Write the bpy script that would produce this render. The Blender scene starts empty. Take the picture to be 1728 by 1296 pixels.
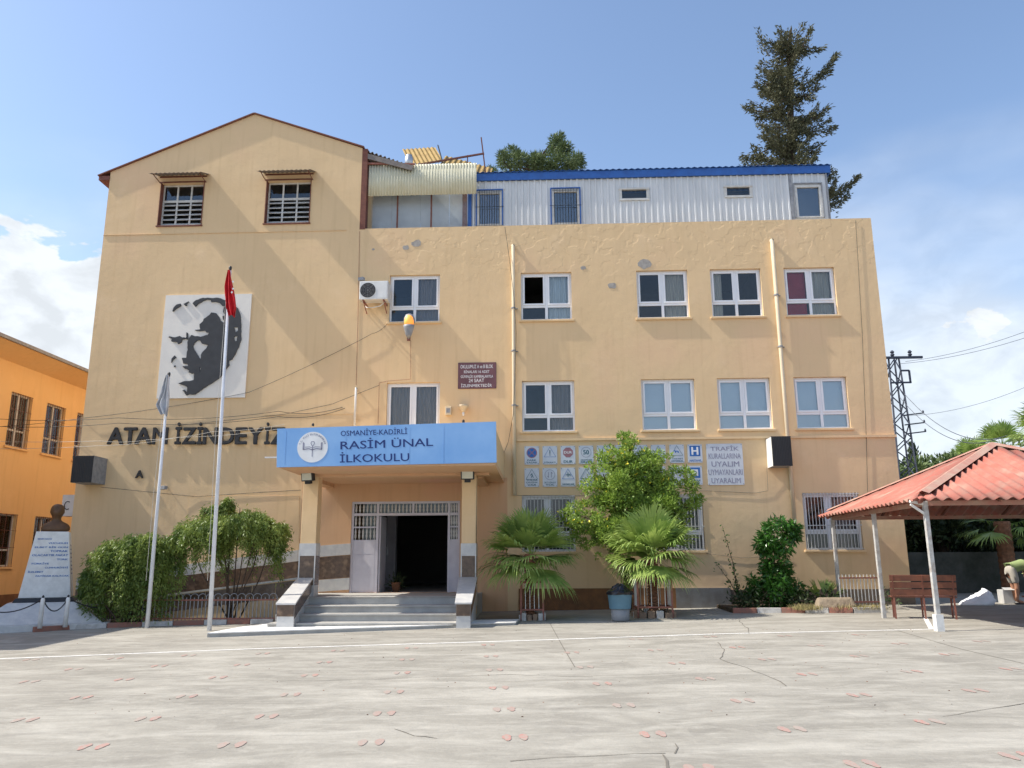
import bpy, math, random
import numpy as np
from mathutils import Vector, Matrix
random.seed(7); rng = np.random.default_rng(7)
SC = bpy.context.scene; COL = SC.collection
# ---------------------------------------------------------------- camera
CAM = np.array([0, -22.5, 1.55]); F = 1350.0
def _cam():
    p, r, yw = np.radians([12.475, -.327, 2.15])
    fw = np.array([0, math.cos(p), math.sin(p)]); up = np.array([0, -math.sin(p), math.cos(p)]); rt = np.array([1., 0, 0])
    c, s = math.cos(r), math.sin(r); rt, up = c*rt+s*up, -s*rt+c*up
    cy, sy = math.cos(yw), math.sin(yw)
    return np.array([[cy, -sy, 0], [sy, cy, 0], [0, 0, 1]]) @ np.stack([rt, up, fw], 1)
CM = _cam()
cd = bpy.data.cameras.new('camera'); co = bpy.data.objects.new('camera', cd); COL.objects.link(co)
m3 = Matrix([[CM[i][0], CM[i][1], -CM[i][2]] for i in range(3)]).to_4x4(); m3.translation = Vector(CAM); co.matrix_world = m3
cd.sensor_width = 36; cd.lens = 36*F/1728; cd.clip_end = 3000; SC.camera = co
# ---------------------------------------------------------------- light, sky, exposure
SUN = Vector((-.650, -.068, .756)).normalized()          # towards the sun: nearly in the plane of the facade, from the left
sl = bpy.data.lights.new('sun', 'SUN'); sl.energy = 4.2; sl.angle = math.radians(.55); sl.color = (1, .94, .84)
so = bpy.data.objects.new('sun', sl); COL.objects.link(so); so.rotation_euler = SUN.to_track_quat('Z', 'Y').to_euler()
W = bpy.data.worlds.new('World'); SC.world = W; W.use_nodes = True
def world():
    nt = W.node_tree; nt.nodes.clear(); N = nt.nodes.new; L = nt.links.new
    out = N('ShaderNodeOutputWorld'); bg = N('ShaderNodeBackground'); cl = N('ShaderNodeBackground'); mx = N('ShaderNodeMixShader')
    sky = N('ShaderNodeTexSky'); sky.sky_type = 'NISHITA'; sky.sun_disc = False
    sky.sun_elevation = math.asin(SUN.z); sky.sun_rotation = math.atan2(SUN.x, SUN.y)
    sky.air_density = 1.0; sky.dust_density = 1.1; sky.ozone_density = 1.3; sky.altitude = 50
    L(sky.outputs[0], bg.inputs[0]); bg.inputs[1].default_value = .15
    tc = N('ShaderNodeTexCoord'); sep = N('ShaderNodeSeparateXYZ'); L(tc.outputs['Generated'], sep.inputs[0])
    mp = N('ShaderNodeMapping'); mp.inputs['Scale'].default_value = (4.6, 4.6, 7.5); mp.inputs['Location'].default_value = (3.3, 1.2, .4); L(tc.outputs['Generated'], mp.inputs[0])
    n1 = N('ShaderNodeTexNoise'); n1.inputs['Scale'].default_value = 1.5; n1.inputs['Detail'].default_value = 10; n1.inputs['Roughness'].default_value = .56; n1.inputs['Distortion'].default_value = .25
    L(mp.outputs[0], n1.inputs['Vector'])
    def m(op, a, b=None, c=None):
        q = N('ShaderNodeMath'); q.operation = op
        for i, x in enumerate((a, b, c)):
            if x is None: continue
            if isinstance(x, (int, float)): q.inputs[i].default_value = x
            else: L(x, q.inputs[i])
        return q.outputs[0]
    def lump(px, py, size, amp):       # a cumulus or a veil standing in one direction of the sky
        d = CM @ np.array([(px-864)/F, -(py-648)/F, 1.0]); d /= np.linalg.norm(d)
        vm = N('ShaderNodeVectorMath'); vm.operation = 'DISTANCE'; L(tc.outputs['Generated'], vm.inputs[0]); vm.inputs[1].default_value = tuple(d)
        mr = N('ShaderNodeMapRange'); mr.interpolation_type = 'SMOOTHSTEP'; L(vm.outputs['Value'], mr.inputs[0])
        mr.inputs[1].default_value = 0; mr.inputs[2].default_value = size; mr.inputs[3].default_value = amp; mr.inputs[4].default_value = 0
        return mr.outputs[0]
    band = N('ShaderNodeMapRange'); band.interpolation_type = 'SMOOTHSTEP'; L(sep.outputs[2], band.inputs[0])
    band.inputs[1].default_value = .02; band.inputs[2].default_value = .36; band.inputs[3].default_value = .07; band.inputs[4].default_value = -.22
    dens = m('ADD', n1.outputs[0], band.outputs[0])
    for a in ((-90, 640, .44, .30), (40, 520, .17, .12), (150, 520, .10, .07), (20, 440, .07, .07)): dens = m('ADD', dens, lump(*a))
    soft = N('ShaderNodeMapRange'); soft.interpolation_type = 'SMOOTHSTEP'; L(dens, soft.inputs[0])
    soft.inputs[1].default_value = .53; soft.inputs[2].default_value = .572; soft.inputs[3].default_value = 0; soft.inputs[4].default_value = .97
    # thin veil: a larger, softer noise low in the sky
    n2 = N('ShaderNodeTexNoise'); n2.inputs['Scale'].default_value = 1.1; n2.inputs['Detail'].default_value = 4; n2.inputs['Roughness'].default_value = .5
    mp2 = N('ShaderNodeMapping'); mp2.inputs['Scale'].default_value = (2.2, 2.2, 5.5); mp2.inputs['Location'].default_value = (7.1, 4.2, 0); L(tc.outputs['Generated'], mp2.inputs[0]); L(mp2.outputs[0], n2.inputs['Vector'])
    b2 = N('ShaderNodeMapRange'); b2.interpolation_type = 'SMOOTHSTEP'; L(sep.outputs[2], b2.inputs[0])
    b2.inputs[1].default_value = .03; b2.inputs[2].default_value = .62; b2.inputs[3].default_value = .22; b2.inputs[4].default_value = -.24
    v = m('ADD', n2.outputs[0], b2.outputs[0]); v = m('ADD', v, lump(1600, 670, .24, .26))
    veil = N('ShaderNodeMapRange'); veil.interpolation_type = 'SMOOTHSTEP'; L(v, veil.inputs[0])
    veil.inputs[1].default_value = .36; veil.inputs[2].default_value = .95; veil.inputs[3].default_value = .0; veil.inputs[4].default_value = .8
    fac = m('MAXIMUM', soft.outputs[0], veil.outputs[0])
    cr = N('ShaderNodeMapRange'); n3 = N('ShaderNodeTexNoise'); n3.inputs['Scale'].default_value = 3.4; n3.inputs['Detail'].default_value = 9; n3.inputs['Roughness'].default_value = .55; n3.inputs['Distortion'].default_value = .3; L(mp.outputs[0], n3.inputs['Vector']); L(n3.outputs[0], cr.inputs[0]); cr.inputs[1].default_value = .40; cr.inputs[2].default_value = .58; cr.inputs[3].default_value = .57; cr.inputs[4].default_value = .70
    cl.inputs[0].default_value = (.90, .95, 1, 1); L(cr.outputs[0], cl.inputs[1])
    L(fac, mx.inputs[0]); L(bg.outputs[0], mx.inputs[1]); L(cl.outputs[0], mx.inputs[2]); L(mx.outputs[0], out.inputs[0])
world()
SC.view_settings.view_transform = 'Standard'; SC.view_settings.look = 'None'; SC.view_settings.exposure = .64; SC.view_settings.gamma = 1
SC.cycles.max_bounces = 8; SC.cycles.transparent_max_bounces = 16; SC.cycles.use_denoising = True; SC.cycles.sample_clamp_indirect = 6
# ---------------------------------------------------------------- geometry of the place (photo point -> world point at a known depth)
def gz(x, y): return .25 + .015*max(min(y, 12), -26) + .013*(max(min(x, 22), -22)-1)
def ray(px, py): return CM @ np.array([(px-864)/F, -(py-648)/F, 1.0])
def P(px, py, Y=0.): d = ray(px, py); return CAM + d*((Y-CAM[1])/d[1])
def Gp(px, py, dz=0.):
    d = ray(px, py); t = 10.
    for _ in range(40):
        q = CAM+d*t; t = t*.3+.7*((gz(q[0], q[1])+dz-CAM[2])/d[2])
    q = CAM+d*t; return np.array([q[0], q[1], gz(q[0], q[1])+dz])
def XP(px, py, X): d = ray(px, py); return CAM + d*((X-CAM[0])/d[0])
def RC(x0, y0, x1, y1, Y=0.):       # photo rectangle -> x0,x1,z0,z1 on the plane Y
    a, b, c, d = P(x0, y0, Y), P(x1, y0, Y), P(x0, y1, Y), P(x1, y1, Y)
    return (a[0]+c[0])/2, (b[0]+d[0])/2, (c[2]+d[2])/2, (a[2]+b[2])/2
# ---------------------------------------------------------------- object helpers
def wl(o):
    v = Vector((0, 0, 0))
    while o is not None: v = v+o.location; o = o.parent
    return v
def tag(o, label=None, cat=None, group=None, kind=None):
    for k, v in (('label', label), ('category', cat), ('group', group), ('kind', kind)):
        if v: o[k] = v
    return o
def thing(name, label, cat, loc, group=None):
    o = bpy.data.objects.new(name, None); COL.objects.link(o); o.location = Vector([float(c) for c in loc]); o.empty_display_size = .2
    return tag(o, label, cat, group)
def link(name, me, mt, parent, c, smooth=False):
    me.materials.append(mt)
    if smooth: me.polygons.foreach_set('use_smooth', [True]*len(me.polygons))
    o = bpy.data.objects.new(name, me); COL.objects.link(o)
    if parent: o.parent = parent; o.location = Vector(c)-wl(parent)
    else: o.location = Vector(c)
    return o
def dup(o, off, parent=None, name=None):      # a copy of one part (shared mesh) moved by off, in world metres
    c = o.copy(); COL.objects.link(c); c.parent = parent or o.parent
    c.location = wl(o)+Vector([float(t) for t in off])-(wl(c.parent) if c.parent else Vector((0, 0, 0)))
    return c
def nrm(v): v = np.array(v, float); return v/max(np.linalg.norm(v), 1e-9)
class MB:
    def __init__(s): s.v = []; s.f = []
    def add(s, vs, fs):
        n = len(s.v); s.v += [tuple(map(float, p)) for p in vs]; s.f += [tuple(i+n for i in f) for f in fs]; return s
    def box(s, x0, x1, y0, y1, z0, z1):
        return s.add([(x0,y0,z0),(x1,y0,z0),(x1,y1,z0),(x0,y1,z0),(x0,y0,z1),(x1,y0,z1),(x1,y1,z1),(x0,y1,z1)],
                     [(0,3,2,1),(4,5,6,7),(0,1,5,4),(1,2,6,5),(2,3,7,6),(3,0,4,7)])
    def obox(s, c, u, v, w):          # box by centre and three half vectors
        c, u, v, w = map(np.array, (c, u, v, w)); P8 = [c+a*u+b*v+d*w for d in (-1, 1) for a, b in ((-1,-1),(1,-1),(1,1),(-1,1))]
        return s.add(P8, [(0,3,2,1),(4,5,6,7),(0,1,5,4),(1,2,6,5),(2,3,7,6),(3,0,4,7)])
    def beam(s, a, b, w, h, up=(0,0,1)):
        a, b = np.array(a, float), np.array(b, float); d = nrm(b-a); sd = nrm(np.cross(d, up)); u = np.cross(sd, d)
        return s.obox((a+b)/2, (b-a)/2, sd*w/2, u*h/2)
    def quad(s, *p): return s.add(p, [tuple(range(len(p)))])
    def prism(s, poly, y0, y1):       # poly: (x,z) list, clockwise or not
        n = len(poly); return s.add([(x, y0, z) for x, z in poly]+[(x, y1, z) for x, z in poly],
            [tuple(range(n)), tuple(range(2*n-1, n-1, -1))]+[(i, i+n, (i+1) % n+n, (i+1) % n) for i in range(n)])
    def slab(s, poly, z0, z1):        # poly: (x,y) list
        n = len(poly); return s.add([(x, y, z0) for x, y in poly]+[(x, y, z1) for x, y in poly],
            [tuple(range(n-1, -1, -1)), tuple(range(n, 2*n))]+[(i, (i+1) % n, (i+1) % n+n, i+n) for i in range(n)])
    def tube(s, pts, r, seg=6, r1=None):
        pts = [np.array(p, float) for p in pts]; n = len(pts); V = []
        for i, p in enumerate(pts):
            d = nrm(pts[min(i+1, n-1)]-pts[max(i-1, 0)]); a = np.cross(d, (0, 0, 1)) if abs(d[2]) < .95 else np.cross(d, (1, 0, 0)); a = nrm(a); b = np.cross(d, a)
            rr = r if r1 is None else r+(r1-r)*i/max(n-1, 1)
            V += [p+rr*(math.cos(2*math.pi*k/seg)*a+math.sin(2*math.pi*k/seg)*b) for k in range(seg)]
        Fc = [(i*seg+k, i*seg+(k+1) % seg, (i+1)*seg+(k+1) % seg, (i+1)*seg+k) for i in range(n-1) for k in range(seg)]
        Fc += [tuple(range(seg-1, -1, -1)), tuple(range((n-1)*seg, n*seg))]
        return s.add(V, Fc)
    def lathe(s, prof, c, seg=16, sx=1, sy=1):    # prof: (r,z)
        V = [(c[0]+r*sx*math.cos(2*math.pi*k/seg), c[1]+r*sy*math.sin(2*math.pi*k/seg), c[2]+z) for r, z in prof for k in range(seg)]
        n = len(prof); Fc = [(i*seg+k, i*seg+(k+1) % seg, (i+1)*seg+(k+1) % seg, (i+1)*seg+k) for i in range(n-1) for k in range(seg)]
        Fc += [tuple(range(seg-1, -1, -1)), tuple(range((n-1)*seg, n*seg))]
        return s.add(V, Fc)
    def wave(s, o, U, V, nw, amp, per=6, th=.006, trap=False):   # corrugated sheet: waves run across U, ridges along V
        o, U, V = np.array(o, float), np.array(U, float), np.array(V, float); N = nrm(np.cross(U, V)); k = nw*per
        def h(i):
            ph = (i % per)/per
            return amp*(math.sin(2*math.pi*ph)) if not trap else amp*(1 if ph < .34 else -1)
        ts = [i/k for i in range(k+1)]
        A = [o+U*t+N*h(i) for i, t in enumerate(ts)]
        vs = [a for a in A]+[a+V for a in A]+[a-N*th for a in A]+[a+V-N*th for a in A]; n = k+1
        fs = [(i, i+1, i+1+n, i+n) for i in range(k)]+[(2*n+i, 3*n+i, 3*n+i+1, 2*n+i+1) for i in range(k)]
        fs += [(i, 2*n+i, 2*n+i+1, i+1) for i in range(k)]+[(n+i, n+i+1, 3*n+i+1, 3*n+i) for i in range(k)]
        return s.add(vs, fs)
    def build(s, name, mt, parent=None, smooth=False, bevel=0):
        v = np.array(s.v); c = (v.min(0)+v.max(0))/2; me = bpy.data.meshes.new(name); me.from_pydata((v-c).tolist(), [], s.f); me.update()
        o = link(name, me, mt, parent, c, smooth)
        if bevel: b = o.modifiers.new('bevel', 'BEVEL'); b.width = bevel; b.segments = 2; b.limit_method = 'ANGLE'
        return o
def quads(name, V, mt, parent, smooth=False):   # V: (N,4,3) array
    V = np.asarray(V, dtype=np.float64); n = len(V); k = V.shape[1]; c = V.reshape(-1, 3).mean(0); me = bpy.data.meshes.new(name)
    me.vertices.add(n*k); me.vertices.foreach_set('co', (V.reshape(-1, 3)-c).ravel())
    me.loops.add(n*k); me.loops.foreach_set('vertex_index', np.arange(n*k)); me.polygons.add(n); me.polygons.foreach_set('loop_start', np.arange(n)*k)
    me.update(calc_edges=True); return link(name, me, mt, parent, c, smooth)
def unit(n): v = rng.normal(size=(n, 3)); return v/np.linalg.norm(v, axis=1)[:, None]
def leaves(C, D, L, Wd):                        # diamond leaves: centre base C, direction D
    n = len(C); D = D/np.linalg.norm(D, axis=1)[:, None]; S = np.cross(D, unit(n)); S /= np.linalg.norm(S, axis=1)[:, None]+1e-9
    L = np.broadcast_to(L, (n,))[:, None]*(.7+.6*rng.random((n, 1))); Wd = np.broadcast_to(Wd, (n,))[:, None]
    return np.stack([C, C+D*L*.45+S*Wd/2, C+D*L, C+D*L*.45-S*Wd/2], 1)
def text_mesh(s, x0, x1, z0, z1, Y, th=.006, bold=0.):
    cu = bpy.data.curves.new('t', 'FONT'); cu.body = s; cu.size = 1; cu.extrude = .5; cu.resolution_u = 3
    ob = bpy.data.objects.new('t', cu); COL.objects.link(ob); bpy.context.view_layer.update()
    me = bpy.data.meshes.new_from_object(ob); bpy.data.objects.remove(ob); bpy.data.curves.remove(cu)
    v = np.empty(len(me.vertices)*3); me.vertices.foreach_get('co', v); v = v.reshape(-1, 3)
    if bold:                           # heavier strokes: copies of the glyphs shifted sideways, each a hair deeper
        v0 = v; b = bold*.75; vs = [v0]; src = me; nv = len(me.vertices); polys = [tuple(p.vertices) for p in me.polygons]; F2 = list(polys)
        for i, (dx, dy) in enumerate(((b, 0), (-b, 0), (0, b*.7), (0, -b*.7), (b*.7, b*.5), (-b*.7, -b*.5), (b*.7, -b*.5), (-b*.7, b*.5))): vs.append(v0+np.array([dx, dy, -.03*(i+1)])); F2 += [tuple(q+nv*(i+1) for q in p) for p in polys]
        v = np.concatenate(vs); bpy.data.meshes.remove(src); me = bpy.data.meshes.new('t'); me.from_pydata(v.tolist(), [], F2)
    lo, hi = v.min(0), v.max(0); k = v.copy(); k0 = .5
    k[:, 0] = x0+(v[:, 0]-lo[0])/(hi[0]-lo[0])*(x1-x0); k[:, 2] = z0+(v[:, 1]-lo[1])/(hi[1]-lo[1])*(z1-z0); k[:, 1] = Y-th*(v[:, 2]+.5)
    return me, k
def text(name, s, x0, x1, z0, z1, Y, mt, parent, th=.004, bold=.015):
    me, k = text_mesh(s, x0, x1, z0, z1, Y, th, bold); c = (k.min(0)+k.max(0))/2; me.vertices.foreach_set('co', (k-c).ravel()); me.update()
    return link(name, me, mt, parent, c)
# ---------------------------------------------------------------- materials
def mat(name, col, rough=.7, col2=None, scale=3., bump=0., bscale=40., metal=0., spec=.4, stretch=(1,1,1), lo=.35, hi=.65, detail=6, trans=0., col3=None, s3=.8):
    m = bpy.data.materials.new(name); m.use_nodes = True; nt = m.node_tree; N = nt.nodes.new; L = nt.links.new; b = nt.nodes['Principled BSDF']
    geo = N('ShaderNodeNewGeometry'); mp = N('ShaderNodeMapping'); mp.inputs['Scale'].default_value = stretch; L(geo.outputs['Position'], mp.inputs[0])
    col2 = col2 or tuple(c*.86 for c in col)
    n = N('ShaderNodeTexNoise'); n.inputs['Scale'].default_value = scale; n.inputs['Detail'].default_value = detail; n.inputs['Roughness'].default_value = .62; L(mp.outputs[0], n.inputs['Vector'])
    r = N('ShaderNodeValToRGB'); r.color_ramp.elements[0].position = lo; r.color_ramp.elements[1].position = hi
    r.color_ramp.elements[0].color = (*col2, 1); r.color_ramp.elements[1].color = (*col, 1); L(n.outputs[0], r.inputs[0]); cs = r.outputs[0]
    if col3:
        n3 = N('ShaderNodeTexNoise'); n3.inputs['Scale'].default_value = s3; n3.inputs['Detail'].default_value = 4; L(geo.outputs['Position'], n3.inputs['Vector'])
        r3 = N('ShaderNodeMapRange'); r3.inputs[1].default_value = .55; r3.inputs[2].default_value = .72; L(n3.outputs[0], r3.inputs[0])
        mx = N('ShaderNodeMix'); mx.data_type = 'RGBA'; L(r3.outputs[0], mx.inputs[0]); L(cs, mx.inputs[6]); mx.inputs[7].default_value = (*col3, 1); cs = mx.outputs[2]
    L(cs, b.inputs['Base Color']); b.inputs['Roughness'].default_value = rough; b.inputs['Metallic'].default_value = metal; b.inputs['Specular IOR Level'].default_value = spec
    if bump:
        nb = N('ShaderNodeTexNoise'); nb.inputs['Scale'].default_value = bscale; nb.inputs['Detail'].default_value = 5; L(geo.outputs['Position'], nb.inputs['Vector'])
        bp = N('ShaderNodeBump'); bp.inputs['Strength'].default_value = 1; bp.inputs['Distance'].default_value = bump; L(nb.outputs[0], bp.inputs['Height']); L(bp.outputs[0], b.inputs['Normal'])
    if trans:
        tr = N('ShaderNodeBsdfTranslucent'); L(cs, tr.inputs[0]); ms = N('ShaderNodeMixShader'); ms.inputs[0].default_value = trans
        L(b.outputs[0], ms.inputs[1]); L(tr.outputs[0], ms.inputs[2]); L(ms.outputs[0], nt.nodes['Material Output'].inputs[0])
    return m
def stucco(name, col, colb, stain, amp=1.):
    m = mat(name, col, .92, colb, scale=.55, lo=.3, hi=.7, spec=.15, col3=stain, s3=.35); nt = m.node_tree; N = nt.nodes.new; L = nt.links.new; b = nt.nodes['Principled BSDF']
    geo = N('ShaderNodeNewGeometry'); last = None
    mpv = N('ShaderNodeMapping'); mpv.inputs['Scale'].default_value = (5, 5, .35); L(geo.outputs['Position'], mpv.inputs[0]); nv = N('ShaderNodeTexNoise'); nv.inputs['Scale'].default_value = 1.4; nv.inputs['Detail'].default_value = 7; L(mpv.outputs[0], nv.inputs['Vector'])
    nr = N('ShaderNodeMapRange'); nr.inputs[1].default_value = .52; nr.inputs[2].default_value = .75; nr.inputs[3].default_value = 0; nr.inputs[4].default_value = .28; L(nv.outputs[0], nr.inputs[0])
    mxs = N('ShaderNodeMix'); mxs.data_type = 'RGBA'; src = b.inputs['Base Color'].links[0].from_socket; L(nr.outputs[0], mxs.inputs[0]); L(src, mxs.inputs[6]); mxs.inputs[7].default_value = (col[0]*.72, col[1]*.68, col[2]*.62, 1); L(mxs.outputs[2], b.inputs['Base Color'])
    nc = N('ShaderNodeTexNoise'); nc.inputs['Scale'].default_value = .8; nc.inputs['Detail'].default_value = 9; nc.inputs['Roughness'].default_value = .7; L(geo.outputs['Position'], nc.inputs['Vector']); nm2 = N('ShaderNodeMapRange'); nm2.inputs[1].default_value = .56; nm2.inputs[2].default_value = .70; nm2.inputs[4].default_value = .45; L(nc.outputs[0], nm2.inputs[0])
    mxc = N('ShaderNodeMix'); mxc.data_type = 'RGBA'; L(nm2.outputs[0], mxc.inputs[0]); L(mxs.outputs[2], mxc.inputs[6]); mxc.inputs[7].default_value = (min(1, col[0]*1.08), col[1]*1.10, col[2]*1.18, 1); L(mxc.outputs[2], b.inputs['Base Color'])
    for sc_, dist in ((60, .0009*amp), (9, .003*amp), (1.6, .012*amp)):
        n = N('ShaderNodeTexNoise'); n.inputs['Scale'].default_value = sc_; n.inputs['Detail'].default_value = 3; L(geo.outputs['Position'], n.inputs['Vector'])
        bp = N('ShaderNodeBump'); bp.inputs['Distance'].default_value = dist; L(n.outputs[0], bp.inputs['Height'])
        if last: L(last.outputs[0], bp.inputs['Normal'])
        last = bp
    # flaking paint: ridges of a distorted cell pattern, only where a broad noise allows and mostly high on the wall
    sp = N('ShaderNodeSeparateXYZ'); L(geo.outputs['Position'], sp.inputs[0])
    nd = N('ShaderNodeTexNoise'); nd.inputs['Scale'].default_value = 2.2; nd.inputs['Detail'].default_value = 6; L(geo.outputs['Position'], nd.inputs['Vector'])
    rg = N('ShaderNodeMapRange'); rg.inputs[1].default_value = .47; rg.inputs[2].default_value = .505; L(nd.outputs[0], rg.inputs[0])
    hi_ = N('ShaderNodeMapRange'); hi_.inputs[1].default_value = 9.3; hi_.inputs[2].default_value = 10.6; hi_.inputs[3].default_value = 0; hi_.inputs[4].default_value = 1; L(sp.outputs[2], hi_.inputs[0])
    top = N('ShaderNodeMapRange'); top.inputs[1].default_value = 11.5; top.inputs[2].default_value = 11.7; top.inputs[3].default_value = 1; top.inputs[4].default_value = 0; L(sp.outputs[2], top.inputs[0])
    mu = N('ShaderNodeMath'); mu.operation = 'MULTIPLY'; L(rg.outputs[0], mu.inputs[0]); L(hi_.outputs[0], mu.inputs[1])
    mu2 = N('ShaderNodeMath'); mu2.operation = 'MULTIPLY'; L(mu.outputs[0], mu2.inputs[0]); L(top.outputs[0], mu2.inputs[1])
    rx_ = N('ShaderNodeMapRange'); rx_.inputs[1].default_value = -5.4; rx_.inputs[2].default_value = -4.4; L(sp.outputs[0], rx_.inputs[0]); mu3 = N('ShaderNodeMath'); mu3.operation = 'MULTIPLY'; L(mu2.outputs[0], mu3.inputs[0]); L(rx_.outputs[0], mu3.inputs[1]); mu2 = mu3
    bp = N('ShaderNodeBump'); bp.inputs['Distance'].default_value = .0045*amp; L(mu2.outputs[0], bp.inputs['Height']); L(last.outputs[0], bp.inputs['Normal']); L(bp.outputs[0], b.inputs['Normal'])
    return m
def glass_mat(name, tint, refl):
    m = bpy.data.materials.new(name); m.use_nodes = True; nt = m.node_tree; N = nt.nodes.new; L = nt.links.new; nt.nodes.remove(nt.nodes['Principled BSDF'])
    t = N('ShaderNodeBsdfTransparent'); t.inputs[0].default_value = (*tint, 1); g = N('ShaderNodeBsdfGlossy'); g.inputs['Roughness'].default_value = .03; g.inputs[0].default_value = (.9, .95, 1, 1)
    geo = N('ShaderNodeNewGeometry'); nz = N('ShaderNodeTexNoise'); nz.inputs['Scale'].default_value = 1.2; L(geo.outputs['Position'], nz.inputs['Vector'])
    bp = N('ShaderNodeBump'); bp.inputs['Distance'].default_value = .004; L(nz.outputs[0], bp.inputs['Height']); L(bp.outputs[0], g.inputs['Normal'])
    fr = N('ShaderNodeFresnel'); fr.inputs[0].default_value = 1.5; mu = N('ShaderNodeMath'); mu.operation = 'MULTIPLY_ADD'; mu.inputs[1].default_value = 1; mu.inputs[2].default_value = refl; mu.use_clamp = True; L(fr.outputs[0], mu.inputs[0])
    ms = N('ShaderNodeMixShader'); L(mu.outputs[0], ms.inputs[0]); L(t.outputs[0], ms.inputs[1]); L(g.outputs[0], ms.inputs[2]); L(ms.outputs[0], nt.nodes['Material Output'].inputs[0]); return m
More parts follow.
